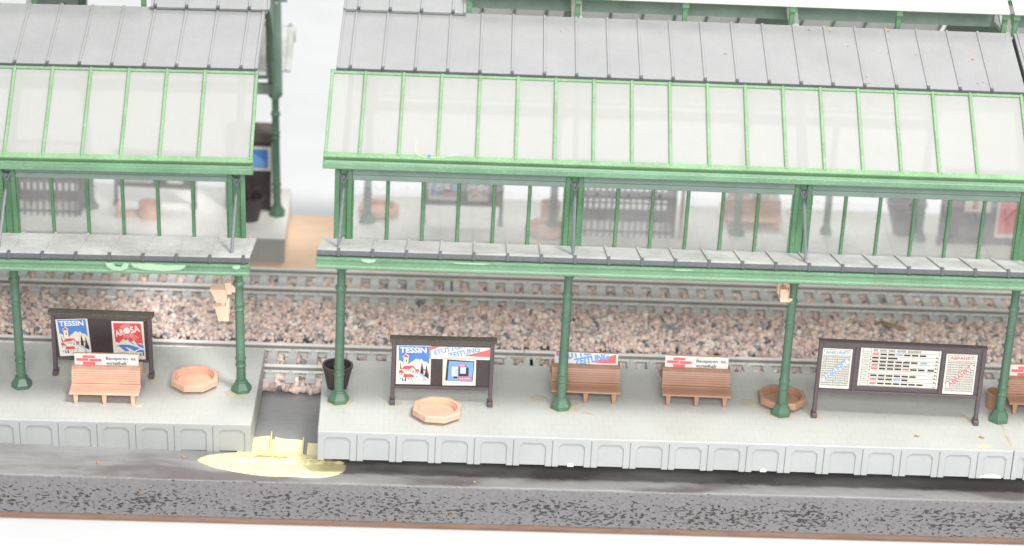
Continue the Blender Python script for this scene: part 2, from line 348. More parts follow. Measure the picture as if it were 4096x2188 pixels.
def rotm(a):
    c, s_ = np.cos(a), np.sin(a); z = np.zeros(n); o_ = np.ones(n)
    X = np.stack([o_,z,z,z,c[:,0],-s_[:,0],z,s_[:,0],c[:,0]], 1).reshape(n,3,3)
    Y = np.stack([c[:,1],z,s_[:,1],z,o_,z,-s_[:,1],z,c[:,1]], 1).reshape(n,3,3)
    Z = np.stack([c[:,2],-s_[:,2],z,s_[:,2],c[:,2],z,z,z,o_], 1).reshape(n,3,3)
    return Z@Y@X
RM = rotm(A)
lump = 1+rng.normal(0, .07, (n, len(iv)))
V = (iv[None]*lump[:,:,None])*scl[:,None,:]
V = np.einsum('nij,nkj->nki', RM, V)
inr2 = ((np.abs(allp[:,1]-5.03) < 1.6) | (np.abs(allp[:,1]-11.51) < 1.6))
cen = np.stack([allp[:,0], allp[:,1], hgt(allp[:,0], allp[:,1])+lift+rng.uniform(-.02, .07, n)*np.where(inr2,.6,1)+.05-np.where(inr2,.025,0)], 1)
V = (V+cen[:,None,:]).reshape(-1, 3)
F = (if_[None]+(np.arange(n)*len(iv))[:,None,None]).reshape(-1, 3)
me = bpy.data.meshes.new('ballast'); me.vertices.add(len(V)); me.vertices.foreach_set('co', V.astype(np.float32).ravel())
me.loops.add(F.size); me.loops.foreach_set('vertex_index', F.astype(np.int32).ravel())
me.polygons.add(len(F)); me.polygons.foreach_set('loop_start', np.arange(0, F.size, 3, dtype=np.int32)); me.polygons.foreach_set('use_smooth', np.ones(len(F), bool))
at = me.attributes.new('tone', 'FLOAT', 'POINT'); at.data.foreach_set('value', np.repeat(rng.uniform(0, 1, n), len(iv)).astype(np.float32))
me.update(); me.validate(); me.materials.append(M['pebble'])
o = bpy.data.objects.new('ballast', me); C.objects.link(o)
tag(o, 'pink, brown and dark grey pebble ballast spread between and around the tracks', 'ballast', kind='stuff')
mb = MB()
nx, ny = 60, 24; gx = np.linspace(-13.3, 25.6, nx); gy = np.linspace(3.70, 13.65, ny); vs = []
for b_ in gy:
    for a_ in gx: vs.append((a_, b_, max(BT+.01, float(hgt(a_, b_)))-(.3 if (b_ == gy[0] or b_ == gy[-1]) else 0)))
mb.add(vs, [(j*nx+i, j*nx+i+1, (j+1)*nx+i+1, (j+1)*nx+i) for j in range(ny-1) for i in range(nx-1)])
tag(mb.build('ground', M['bed'], smooth=True), kind='structure')['label'] = 'dark glued bed under the pebble ballast'

# ------------------------------------------------------------------ tracks
RT = -.75
def make_track(y, x0, x1, label, xs):
    t = thing('railway_track', label, 'track', ((x0+x1)/2, y, 0), group='model railway track sections')
    ox = -(x0+x1)/2
    for s_ in (-1, 1):
        pr = [(-.095,RT-.25),(.095,RT-.25),(.095,RT-.225),(.03,RT-.195),(.024,RT-.09),(.056,RT-.07),(.058,RT-.018),(.042,RT),(-.042,RT),(-.058,RT-.018),(-.056,RT-.07),(-.024,RT-.09),(-.03,RT-.195),(-.095,RT-.225)]
        mb = MB(); mb.prism([(q[0]+s_*.845, q[1]) for q in pr], 'x', x0+ox+.012, x1+ox-.012); ro_ = mb.build('rail', [M['railmetal'], M['railweb']], t)
        for p in ro_.data.polygons:
            if abs(p.normal.y) > .9 and p.center.z < RT-.08 and p.center.z > RT-.215: p.material_index = 1
    first = None
    for x in xs:
        if first is None:
            mb = MB(); w = .163
            mb.box(-w, w, -1.27, 1.27, RT-.47, RT-.255)
            for s_ in (-1, 1):
                for d in (-.15, .15): mb.lathe(0, s_*.845+d, [(.065,RT-.255),(.065,RT-.20),(.04,RT-.17)], 10)
                mb.lathe(0, s_*.62, [(.05,RT-.255),(.05,RT-.235)], 10)
                mb.box(w, w+.335, s_*.845-.06, s_*.845+.06, RT-.47, RT-.33)
            first = mb.build('sleeper', M['sleeper'], t, bevel=.012, seg=1); first.location.x = x+ox
        else:
            c = first.copy(); C.objects.link(c); c.parent = t; c.location.x = x+ox+random.uniform(-.012, .012); c.rotation_euler.z = random.uniform(-.008, .008)
    return t
P_ = .66
make_track(11.51, -13.2, 3.53, 'far track section left of the rail joint, with grey sleepers', [-12.9+P_*i for i in range(26)])
make_track(11.51, 3.53, 25.6, 'far track section right of the rail joint, with grey sleepers', [3.85+P_*i for i in range(34)])
make_track(5.03, -13.2, 6.1, 'near track section behind the platforms, left of its pale joiner', [-12.9+P_*i for i in range(30)])
make_track(5.03, 6.1, 25.6, 'near track section behind the long platform, right of its pale joiner', [6.45+P_*i for i in range(30)])
for x, y, lab in ((3.53, 11.51, 'yellowish rail joiner clips joining the far track'), (6.1, 5.03, 'yellowish rail joiner clips joining the near track')):
    t = thing('rail_joiner', lab, 'rail joiner', (x,y,0), group='rail joiners'); jm = plastic('joiner_'+str(int(y)), (.42,.41,.27), .4, .1, .2)
    for s_ in (-1, 1):
        mb = MB(); c_ = s_*.845
        mb.prism([(c_-.155,RT-.2),(c_-.155,RT-.29),(c_+.155,RT-.29),(c_+.155,RT-.2),(c_+.085,RT-.2),(c_+.085,RT-.262),(c_-.085,RT-.262),(c_-.085,RT-.2)], 'x', -.62, .62); mb.build('clip', jm, t, bevel=.01)

# ------------------------------------------------------------------ platforms
HP = .99
def make_platform(label, x0, x1, y0, y1, bays, mat=None, loc=(0,0,0), rz=0, support=False, endpil=True, face=None, deck='plat'):
    t = thing('station_platform', label, 'platform', loc, rz, 'grey station platforms', mat)
    mb = MB(); th = .07
    mb.box(x0, x1, y0+.005, y1, -th-.03, 0)
    mb.box(x0, x0+.06, y0+.06, y1-.06, -HP+.02, -.10); mb.box(x1-.06, x1, y0+.06, y1-.06, -HP+.02, -.10)
    mb.box(x0+.06, x1-.06, y1-.06, y1-.003, -HP+.02, -.10)
    mb.build('deck', M[deck], t, bevel=.03)
    mb = MB(); mb.box(x0+.002, x1-.002, y0+.042, y0+.105, -HP+.035, -.101)
    mb.build('front_wall', face or M['platface'], t)
    mb = MB()
    for (a, b_) in bays:
        w = b_-a; g = .008; m1 = .205; m2 = .205; ch = .115; top = -.20
        if w < 1.0: m1 *= .75; m2 *= .75
        o_ = [(a+g,-HP),(a+g,-.006),(b_-g,-.006),(b_-g,-HP),(b_-m2,-HP),(b_-m2,top-ch),(b_-m2-ch,top),(a+m1+ch,top),(a+m1,top-ch),(a+m1,-HP)]
        mb.prism(o_, 'y', y0, y0+.044)
    mb.build('front_panelling', face or M['platface'], t, bevel=.014, seg=1)
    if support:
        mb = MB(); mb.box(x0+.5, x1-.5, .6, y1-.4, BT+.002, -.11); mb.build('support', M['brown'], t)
    return t
a_ = 1.2038; X0 = -.5693; YF = -2.1417
bays = [(X0+i*a_, X0+(i+1)*a_) for i in range(17)] + [(X0+17*a_, 21.0)]
make_platform('long near platform right of the gap, raised above the board on a dark shadow', X0, 21.0, YF, 3.094, bays, support=True)
bays = [(21.0+(i-1)*a_+.55, 21.0+i*a_+.55) for i in range(5)]; bays[0] = (21.012, 21.55)
make_platform('sliver of platform beyond the glued seam at the right edge', 21.012, 26.3, YF, 3.094, bays, support=True)
bays = [(.58-(i+1)*a_, .58-i*a_) for i in range(9)]
make_platform('slipped near platform left of the gap, resting on the yellow glue', .58-9*a_, .58, -2.163, 3.07, bays, mat=PL)
bays = [(-.02+i*a_, -.02+(i+1)*a_) for i in range(21)]
make_platform('blurred far platform behind the tracks, on the right of the gap', -.02, -.02+21*a_, 14.5, 19.6, bays, loc=(0,0,-.605), deck='plat_bright')
bays = [(-2.42-(i+1)*a_, -2.42-i*a_) for i in range(10)]
make_platform('blurred far platform behind the tracks, on the left of the gap', -2.42-10*a_, -2.42, 14.75, 19.95, bays, loc=(0,0,-.605), deck='plat_bright')

# ------------------------------------------------------------------ train shed halls
def make_hall(label, cols, xl, xr, gm, rib0, nrib, lib0, nlib, strip, mposts, bottom, Ys, drop, skew, mat=None, edge_ribs=(), st=0.0, stretch=0.0, patches=(), group='green train shed halls'):
    t = thing('train_shed', label, 'train shed', group=group, mat=mat)
    def tf0(x, y, z):
        k = min(1, max(0, (y-5.4)/(Ys-10.8))); return (x+skew*y, y, z-k*(drop-stretch*(z if (z < 9 or stretch > 0) else 0))-st*min(1,max(0,(y-2.2)/3.3))*min(1,max(0,(Ys-2.2-y)/3.3))*(1 if z > 9 else 0))
    for side in (0, 1):
        tf = tf0 if side == 0 else (lambda x, y, z: tf0(x, Ys-y, z))
        for X in cols:
            mb = MB(tf)
            sh = [(.148,.38),(.148,.90),(.175,.935),(.175,.965),(.15,1.0),(.15,1.15),(.175,1.18),(.175,1.21),(.147,1.25),(.138,2.96),(.165,2.99),(.165,3.02),(.14,3.05),(.14,3.15),(.165,3.18),(.165,3.21),(.138,3.25),(.135,3.80),(.17,3.85),(.185,3.90),(.17,3.95),(.13,4.0),(.13,4.45),(.2,4.55),(.27,4.61),(.27,4.70)]
            mb.lathe(X, 0, sh, 20); c = mb.build('column', M['col'], t, smooth=True)
            mb = MB(tf); mb.lathe(X, 0, [(.335,0,6),(.335,.14,6),(.205,.33,6),(.205,.39,6)], 24, rot=PI/6*(.5 if side == 0 else 1)); mb.build('column_base', M['col'], c, bevel=.012, seg=1)
            mb = MB(tf)
            for s_ in (-1, 1): mb.box(X+s_*.19-.075, X+s_*.19+.075, -.07, .05, 4.70, 8.02)
            mb.box(X-.115, X+.115, .0, .10, 4.70, 8.0); mb.build('wall_post', M['rail' if side else 'green'], t, bevel=.015, seg=1)
        # clerestory windows, one per bay
        for i in range(len(cols)-1):
            a, b_ = cols[i]+.267, cols[i+1]-.267; w = b_-a
            mb = MB(tf); mb.box(a, b_, -.02, .06, 5.22, 5.34); mb.box(a, b_, -.02, .06, 7.45, 7.62, 1)
            if side == 0: mb.box(a, b_, -.05, .05, 7.64, 8.02, 1)
            mb.box(a, a+.05, -.02, .06, 5.34, 7.45); mb.box(b_-.05, b_, -.02, .06, 5.34, 7.45)
            for k in range(1, 6):
                x = a+w*k/6; mb.prism([(x-.062,.05),(x-.035,-.03),(x+.035,-.03),(x+.062,.05)], 'z', 5.34, 7.45)
            fr = mb.build('window_frame', [M['green'], M['rail']], t, bevel=.01, seg=1)
            mb = MB(tf); mb.box(a, b_, .061, .072, 5.3, 7.5); mb.build('window_glass', M['clear'], fr)
        mb = MB(tf); mb.box(cols[0]-.1, cols[-1]+.1, .11, .3, 4.75, 5.12); mb.build('sill_beam', M['rail'], t)
        # eave gutter
        mb = MB(tf); mb.prism([(-.74,8.06),(-.50,8.06),(-.44,8.10),(-.44,8.25),(-.49,8.25),(-.52,8.18),(-.70,8.18),(-.72,8.25),(-.765,8.25),(-.765,8.09)], 'x', xl, xr)
        mb.box(xl, xl+.04, -.73, -.45, 8.07, 8.24); mb.box(xr-.04, xr, -.73, -.45, 8.07, 8.24)
        mb.build('eave_gutter', M['lgreen'], t, bevel=.012, seg=1)
        mb = MB(tf); mb.box(xl+.35, xr-.1, -.46, .0, 8.04, 8.12); mb.build('eave_soffit', M['rail'], t)
        # glazed roof slope
        A_, B_ = Vector((-.52,8.36)), Vector((2.32,10.16)); d = (B_-A_).normalized(); nn = Vector((-d.y, d.x))
        def q(u, v): p = A_+d*u+nn*v; return (p.x, p.y)
        Ln = (B_-A_).length; gx0, gx1 = xl+.0, gm[-1]
        mb = MB(tf)
        mb.prism([q(-.02,-.12),q(.17,-.12),q(.17,.05),q(-.02,.05)], 'x', gx0, gx1)
        mb.prism([q(Ln-.15,-.05),q(Ln,-.05),q(Ln,.05),q(Ln-.15,.05)], 'x', gx0, gx1)
        xs = [gx0+.06]+list(gm[:-1])+[gx1-.06]
        for x in xs:
            mb.prism([q(.0,-.04),q(Ln-.02,-.04),q(Ln-.02,.075),q(.10,.075)], 'x', x-.048, x+.048)
        fr = mb.build('glass_roof_frame', M['mgreen'], t, bevel=.018, seg=1)
        mb = MB(tf); mb.prism([q(.05,-.035),q(Ln-.03,-.035),q(Ln-.03,-.012),q(.05,-.012)], 'x', gx0+.02, gx1-.02)
        mb.build('roof_glazing', M['frost'], fr)
        # slate roof
        A2, B2 = Vector((2.22,10.235)), Vector((5.55,11.12)); d2 = (B2-A2).normalized(); n2 = Vector((-d2.y, d2.x)); L2 = (B2-A2).length
        def q2(u, v): p = A2+d2*u+n2*v; return (p.x, p.y)
        sx0, sx1 = (xl+.17 if strip else xl+.02), xr-.05
        if side == 1:     # invented glazing instead of rear slate, keeps the view bright and lets light in
            mb = MB(tf)
            for k in range(nrib): x = rib0+.994*k; mb.prism([q2(0,-.06),q2(L2,-.06),q2(L2,.05),q2(0,.05)], 'x', x-.04, x+.04)
            mb.prism([q2(0,-.08),q2(.12,-.08),q2(.12,.04),q2(0,.04)], 'x', sx0, sx1); mb.prism([q2(L2-.12,-.08),q2(L2,-.08),q2(L2,.04),q2(L2-.12,.04)], 'x', sx0, sx1)
            fr = mb.build('added_rear_frame', M['mgreen'], t)
            mb = MB(tf); mb.prism([q2(.05,-.03),q2(L2-.05,-.03),q2(L2-.05,-.01),q2(.05,-.01)], 'x', sx0+.02, sx1-.02); mb.build('added_rear_glazing', M['mono'], fr)
        mb = MB(tf)
        if side == 0: mb.prism([q2(0,-.06),q2(L2,-.06),q2(L2,.03),q2(0,.03)], 'x', sx0, sx1)
        for k in range(nrib if side == 0 else 0):
            x = rib0+.994*k
            mb.prism([q2(.01,.02),q2(L2-.01,.02),q2(L2-.01,.075),q2(.01,.075)], 'x', x-.04, x+.04)
            mb.prism([q2(-.03,.0),q2(.09,.0),q2(.09,.10),q2(-.03,.10)], 'x', x-.048, x+.048, 1)
        for x in (edge_ribs if side == 0 else ()): mb.prism([q2(0,.02),q2(L2-.01,.02),q2(L2-.01,.075),q2(0,.075)], 'x', x-.04, x+.04)
        if side == 0: mb.prism([q2(-.01,-.12),q2(.05,-.12),q2(.05,.025),q2(-.01,.025)], 'x', sx0+.01, sx1-.01, 1)
        if not strip and side == 0: mb.prism([q2(0,-.35),q2(L2,-.35),q2(L2,-.061),q2(0,-.061)], 'x', sx0, sx0+.05, 1)
        if side == 0: mb.build('slate_roof', [M['slate'], M['slate_dark']], t, bevel=.012, seg=1)
        # raised slate end strip
        A3, B3 = Vector((5.33,11.15)), Vector((Ys/2-.005,12.5)); d3 = (B3-A3).normalized(); n3 = Vector((-d3.y, d3.x)); L3 = (B3-A3).length
        def q3(u, v): p = A3+d3*u+n3*v; return (p.x, p.y)
        if strip and side == 0:
            mb = MB(tf); mb.prism([q3(0,-.05),q3(L3,-.05),q3(L3,.06),q3(0,.06)], 'x', strip[0], strip[1])
            x = strip[2]
            for k in range(4):
                mb.prism([q3(.0,.05),q3(L3-.01,.05),q3(L3-.01,.11),q3(.0,.11)], 'x', x-.04, x+.04); mb.prism([q3(-.03,.02),q3(.08,.02),q3(.08,.135),q3(-.03,.135)], 'x', x-.048, x+.048, 1); x += .994
            for x in (strip[0]+.045, strip[1]-.045): mb.prism([q3(-.02,.05),q3(L3-.01,.05),q3(L3-.01,.11),q3(-.02,.11)], 'x', x-.04, x+.04)
            mb.build('slate_ridge_end', [M['slate'], M['slate_dark']], t, bevel=.012, seg=1)
        # lean-to roof, tipped up outwards like a butterfly wing
        A4, B4 = Vector((-.02,5.50)), Vector((-2.52,6.15)); d4 = (B4-A4).normalized(); n4 = Vector((d4.y, -d4.x)); L4 = (B4-A4).length
        def q4(u, v): p = A4+d4*u+n4*v; return (p.x, p.y)
        mb = MB(tf); mb.prism([q4(0,-.05),q4(L4,-.05),q4(L4,.03),q4(0,.03)], 'x', xl, xr)
        mb.prism([q4(L4-.01,-.13),q4(L4+.05,-.13),q4(L4+.05,.02),q4(L4-.01,.02)], 'x', xl+.002, xr-.002, 1)
        rx = [lib0+1.0*k for k in range(nlib)]
        for x in rx:
            mb.prism([q4(.02,.02),q4(L4-.01,.02),q4(L4-.01,.085),q4(.02,.085)], 'x', x-.035, x+.035)
            mb.prism([q4(L4-.05,-.15),q4(L4+.085,-.15),q4(L4+.085,.10),q4(L4-.05,.10)], 'x', x-.045, x+.045, 1)
        mb.build('lean_to_roof', [M['lean'], M['slate_dark']], t, bevel=.01, seg=1)
        mb = MB(tf); mb.prism([(-2.63,5.62),(-2.40,5.62),(-2.36,5.70),(-2.36,6.0),(-2.44,6.0),(-2.60,5.97),(-2.665,6.0),(-2.67,5.93),(-2.64,5.86),(-2.64,5.74),(-2.665,5.70),(-2.665,5.65)], 'x', xl-.02, xr)
        mb.build('lean_to_gutter', M['lgreen'], t, bevel=.012, seg=1)
        for X in cols:   # tie rods and brackets under the lean-to
            mb = MB(tf); p0, p1 = (X+.02,-.17,7.38), (X+.0,-2.02,6.02)
            mb.tube([(X-.12,-.03,7.66),(X-.07,-.12,7.55),p0], .035, 6); mb.tube([(X+.14,-.03,7.66),(X+.10,-.12,7.55),p0], .035, 6)
            mb.tube([p0,((p0[0]+p1[0])/2,(p0[1]+p1[1])/2,(p0[2]+p1[2])/2+.01),p1], .048, 8); mb.lathe(X, -2.03, [(.07,5.96),(.06,6.03)], 10)
            mb.lathe(X-.0, -.02, [(.10,7.5),(.10,7.62)], 10)
            mb.build('tie_rod', M['rod'], t, smooth=True)
            mb = MB(tf); mb.prism([(-.10,4.72),(-.10,5.42),(-2.35,5.92),(-2.35,5.80),(-1.1,5.50),(-.45,5.2),(-.22,4.9)], 'x', X-.05, X+.05)
            mb.build('bracket', M['green'], t)
        for pp in (patches if side == 0 else ()):
            mb = MB(tf); mb.prism(pp, 'y', -2.678, -2.672); mb.build('glue_patch', M['gpatch'], t)
    tf = tf0; c_ = Ys/2
    half = [(.10,4.70),(.10,8.0),(-.35,8.22),(2.35,9.98),(5.6,10.88),(c_,10.95)]
    inner = [(c_,10.25),(6.6,10.2),(5.0,9.85),(3.4,9.25),(2.2,8.45),(1.3,7.4),(.88,6.2),(.72,5.2),(.70,4.70)]
    poly = half+[(Ys-y, z) for y, z in half[::-1][1:]]+[(Ys-y, z) for y, z in inner[::-1]]+inner[1:]
    for X in cols:
        mb = MB(tf); mb.prism(poly, 'x', X-.06, X+.06); rb = mb.build('arch_rib', M['col'], t)
        mb = MB(tf); mb.prism([(5.66,10.93),(5.82,10.93),(7.36,11.62),(7.36,11.72),(7.25,11.72)], 'x', X-.17, X+.17)
        mb.build('rib_flange', M['flange'], rb)
    # monitor on the ridge
    mx0, mx1 = mposts[0], mposts[-1]
    for y, nm in ((7.45, 0),):
        mb = MB(tf); mb.box(mx0, mx1, y-.06, y+.06, 10.97, 11.42); mb.build('ridge_beam', M['rail'], t)
    for side in (0, 1):
        tf = tf0 if side == 0 else (lambda x, y, z: tf0(x, Ys-y, z))
        for X in mposts:
            mb = MB(tf); mb.box(X-.08, X+.08, 5.72, 5.88, 10.98, 11.72); mb.box(X-.11, X+.11, 5.64, 5.74, 11.55, 11.74); mb.build('monitor_post', M['green'], t, bevel=.012, seg=1)
        A5, B5 = Vector((5.62,11.80)), Vector((c_-.005,13.0)); d5 = (B5-A5).normalized(); n5 = Vector((-d5.y, d5.x)); L5 = (B5-A5).length
        def q5(u, v): p = A5+d5*u+n5*v; return (p.x, p.y)
        mb = MB(tf); mb.prism([q5(-.0,-.10),q5(.10,-.10),q5(.10,-.03),q5(-.0,-.03)], 'x', mx0-.1, mx1+.08)
        x = mx0
        while x < mx1: mb.prism([q5(.1,-.09),q5(L5,-.09),q5(L5,-.03),q5(.1,-.03)], 'x', x-.04, x+.04); x += 1.15
        fr = mb.build('monitor_frame', M['green'], t)
        mb = MB(tf); mb.prism([q5(-.06,-.028),q5(L5,-.028),q5(L5,.03),q5(-.06,.03)], 'x', mx0-.1, mx1+.09); mb.build('monitor_glazing', M['mono'], fr)
    return t
gm = [19.2-1.17*(17-k) for k in range(1, 18)]+[20.87]
make_hall('long green train shed hall on the right with grey roof and frosted glass slope', [0,7,14,20.97], -.60, 21.0, gm, .0, 21, .04, 21, (-.43,3.45,.06), [3.56+3.445*i for i in range(6)], 0, 16.75, .62, .034, edge_ribs=(-.39,), stretch=-.045, patches=([(.72,5.98),(.76,5.9),(.95,5.86),(1.12,5.9),(1.15,5.98)],[(3.4,5.97),(3.5,5.93),(4.3,5.92),(4.6,5.96)],[(9.9,5.97),(10.1,5.93),(10.6,5.95),(10.5,5.98)]))
gm = [22.1+1.17*k for k in range(11)]+[35.3]
make_hall('edge of a further green train shed hall beyond the dark roof seam', [27.97,34.97], 21.05, 35.5, gm, 21.2, 14, 22.0, 13, None, [21.14,24.6,28.0,31.4,35.0], 0, 16.75, .62, .034, stretch=-.045)
gm = [-1.09-1.17*k for k in range(8,-1,-1)]+[.56]
make_hall('green train shed hall on the left, leaning forward, with grey roof end', [-14,-7,0], -14.6, .58, gm, -13.9, 15, -14.6, 16, (-3.10,.68,-2.95), [-13.9,-10.35,-6.87,-3.38], 0, 15.45, 1.62, 0.0, mat=CL, edge_ribs=(.47,), st=.27, stretch=.075, patches=([(-3.72,5.98),(-3.66,5.84),(-3.5,5.74),(-3.25,5.72),(-3.06,5.80),(-3.0,5.98),(-3.15,5.99),(-3.25,5.86),(-3.4,5.87),(-3.5,5.99)],[(-2.95,5.98),(-2.88,5.86),(-2.6,5.78),(-2.0,5.75),(-1.5,5.79),(-1.34,5.88),(-1.3,5.97),(-1.9,5.95),(-2.4,5.99)],[(.1,5.98),(.08,5.9),(.2,5.85),(.32,5.9),(.3,5.99)]))

# ------------------------------------------------------------------ printed canvases
def text2d(body, bold=0.0):
    cu = bpy.data.curves.new('t', 'FONT'); cu.body = body; cu.offset = bold; cu.resolution_u = 3
    o = bpy.data.objects.new('t', cu); C.objects.link(o)
    dg = bpy.context.evaluated_depsgraph_get(); me = bpy.data.meshes.new_from_object(o.evaluated_get(dg))
    bm = bmesh.new(); bm.from_mesh(me); bpy.data.objects.remove(o); bpy.data.curves.remove(cu); bpy.data.meshes.remove(me)
    return bm
class Print:
    """flat sheet; artwork given in pixels of a reference box (px0,py0)-(px1,py1), mapped on w x h cm, facing -y"""
    def __init__(s, box, w, h, mats): s.b = box; s.w = w; s.h = h; s.mats = mats; s.mb = MB(); s.k = 0
    def P(s, x, y): b = s.b; return ((x-b[0])/(b[2]-b[0])*s.w, (b[3]-y)/(b[3]-b[1])*s.h)
    def poly(s, pts, m, layer=None):
        s.k += 1; y = -.0028*(layer if layer is not None else 1)-.00004*s.k
        q = [s.P(*p) for p in pts]; s.mb.add([(u, y, v) for u, v in q], [tuple(range(len(q)))], s.mats.index(m)); return s
    def rect(s, x0, y0, x1, y1, m, layer=1): return s.poly([(x0,y0),(x1,y0),(x1,y1),(x0,y1)], m, layer)
    def line(s, x0, y0, x1, y1, t, m, layer=2):
        d = Vector((x1-x0, y1-y0)); d.normalize(); nrm = Vector((-d.y, d.x))*t/2
        return s.poly([(x0+nrm.x,y0+nrm.y),(x1+nrm.x,y1+nrm.y),(x1-nrm.x,y1-nrm.y),(x0-nrm.x,y0-nrm.y)], m, layer)
    def circle(s, x, y, rx, ry, m, layer=2, n=24): return s.poly([(x+rx*math.cos(2*PI*i/n), y+ry*math.sin(2*PI*i/n)) for i in range(n)], m, layer)
    def text(s, body, x0, y0, x1, y1, m, bold=.02, rot=0, layer=3, clip=None):
        bm = text2d(body, bold); xs = [v.co.x for v in bm.verts]; ys = [v.co.y for v in bm.verts]
        ax, bx, ay, by = min(xs), max(xs), min(ys), max(ys); cx_, cy_ = (x0+x1)/2, (y0+y1)/2; c, sn = math.cos(rot), math.sin(rot)
        for v in bm.verts:
            u = (v.co.x-ax)/(bx-ax)*(x1-x0)+x0-cx_; w = y1-(v.co.y-ay)/(by-ay)*(y1-y0)-cy_
            v.co.x = cx_+u*c+w*sn; v.co.y = cy_-u*sn+w*c
        if clip:
            for co, no in (((clip[0],0,0),(-1,0,0)), ((clip[2],0,0),(1,0,0)), ((0,clip[1],0),(0,-1,0)), ((0,clip[3],0),(0,1,0))):
                bmesh.ops.bisect_plane(bm, geom=bm.verts[:]+bm.edges[:]+bm.faces[:], plane_co=co, plane_no=no, clear_outer=True)
        bm.verts.index_update(); s.k += 1; y = -.0028*layer-.00004*s.k
        s.mb.add([(s.P(v.co.x, v.co.y)[0], y, s.P(v.co.x, v.co.y)[1]) for v in bm.verts], [tuple(v.index for v in f_.verts) for f_ in bm.faces], s.mats.index(m)); bm.free(); return s
    def build(s, name, parent, loc, rot=0, label=None, tilt=0):
        s.mb.box(0, s.w, 0, .012, 0, s.h, s.mats.index('paper'))
        me_mats = [M[m_] for m_ in s.mats]
        o = s.mb.build(name, me_mats, parent); o.location = loc; o.rotation_euler = (tilt, rot, 0)
        if label: o['label'] = label
        return o
def poster_tessin(w, h):
    p = Print((165,258,848,1052), w, h, ['paper','blue','red','black','lblue','white'])
    p.rect(165,258,848,1052,'paper',0)
    p.poly([(205,270),(808,270),(812,640),(770,590),(735,575),(705,585),(665,525),(620,545),(560,520),(415,630),(410,470),(430,480),(350,420),(275,490),(300,500),(298,600),(240,560),(215,580)], 'blue')
    p.text('TESSIN', 232,290,758,405, 'white', .035)
    p.poly([(350,432),(412,495),(285,495)], 'red'); p.line(412,505,406,640,9,'black'); p.line(302,505,298,680,7,'black'); p.rect(355,545,372,590,'black',2)
    p.poly([(240,580),(275,745),(245,735)], 'black')
    p.poly([(265,742),(330,675),(500,668),(565,742),(545,752),(492,700),(430,740)], 'red'); p.rect(560,742,618,792,'red',2)
    p.poly([(218,822),(232,760),(275,752),(335,825)], 'red'); p.line(330,826,365,940,10,'black')
    p.poly([(302,905),(325,845),(492,845),(528,908)], 'red')
    for x, y, ww, hh in ((370,755,13,32),(408,752,13,32),(443,750,6,60),(490,768,20,52),(236,835,13,32),(270,835,13,32),(408,922,14,28),(466,922,14,30)): p.rect(x,y,x+ww,y+hh,'black',2)
    p.line(552,745,556,830,10,'black')
    p.poly([(568,795),(608,795),(606,835),(570,822)], 'lblue')
    for pts in ([(600,832),(700,875),(755,935),(768,990),(748,995),(735,940),(680,880),(598,845)], [(690,905),(722,945),(728,990),(716,985),(708,945)], [(560,872),(580,878),(572,925),(530,975),(522,982),(555,925)]): p.poly(pts, 'lblue', 2)
    p.circle(251,948,15,20,'lblue')
    p.poly([(672,590),(700,730),(712,840),(640,825),(650,730)], 'black'); p.poly([(760,635),(785,760),(812,850),(812,935),(735,880),(728,850),(748,760)], 'black')
    p.poly([(640,822),(812,900),(812,936),(660,838)], 'black', 1); p.rect(700,735,745,768,'red',1); p.rect(778,778,803,818,'red',1)
    p.poly([(300,890),(318,985),(286,985)], 'black'); p.poly([(350,890),(372,988),(334,988)], 'black'); p.rect(448,980,470,990,'black',2); p.rect(482,974,505,988,'black',2)
    return p
def poster_arosa(w, h):
    p = Print((1410,345,2160,1225), w, h, ['paper','red','blue','white','black'])
    p.rect(1410,345,2160,1225,'paper',0)
    p.poly([(1447,388),(2100,390),(2125,880),(2045,840),(2000,865),(1915,785),(1855,815),(1760,760),(1730,790),(1660,750),(1555,850),(1520,830),(1475,835)], 'red')
    p.circle(1757,560,86,76,'white')
    for a in (-62,-45,-27,-8,8,22): 
        t = math.radians(a-90+8); p.line(1757+math.cos(t)*98,560+math.sin(t)*88,1757+math.cos(t)*180,560+math.sin(t)*165,10,'white')
    for a in (205,188,172,158,146,136,124):
        t = math.radians(a-90); p.line(1757+math.cos(t)*108,560+math.sin(t)*98,1757+math.cos(t)*(200 if a > 150 else 330),560+math.sin(t)*(180 if a > 150 else 300),9,'white')
    p.text('AR', 1478,530,1690,680, 'white', .03, rot=math.radians(14)); p.text('SA', 1842,440,2065,600, 'white', .03, rot=math.radians(12))
    p.poly([(1465,930),(1600,885),(1800,890),(1960,935),(2045,965),(1900,1035),(1830,985),(1690,935),(1795,1035),(1690,1040),(1600,960),(1540,925)], 'blue')
    p.poly([(1750,820),(1800,770),(1850,820),(1925,890),(1870,870),(1790,800)], 'blue'); p.poly([(1915,790),(1990,860),(2125,890),(2140,975),(2010,920)], 'blue')
    p.poly([(1920,1060),(2030,1000),(2140,1000),(2140,1165),(2090,1060)], 'blue')
    for x in (2030,2068,2108): p.rect(x,1085,x+22,1140,'black',2)
    for i in range(8): p.rect(1515+i*28,1057,1532+i*28,1066,'black',2)
    return p
def poster_zeitung(w, h):
    B = (800,288,2108,570); p = Print(B, w, h, ['paper','lblue','pred','white'])
    p.rect(*B,'paper',0)
    p.poly([(845,288),(1075,288),(845,385)], 'pred'); p.poly([(2095,328),(2095,505),(1560,488)], 'pred')
    p.poly([(2035,320),(2095,320),(2095,345)], 'pred')
    p.text('STUTTGARTER', 915,230,1930,345, 'lblue', .03, rot=math.radians(17), clip=(845,290,2095,565))
    p.text('ZEITUNG', 1225,350,1895,470, 'lblue', .03, rot=math.radians(15), clip=(845,290,2095,500))
    return p
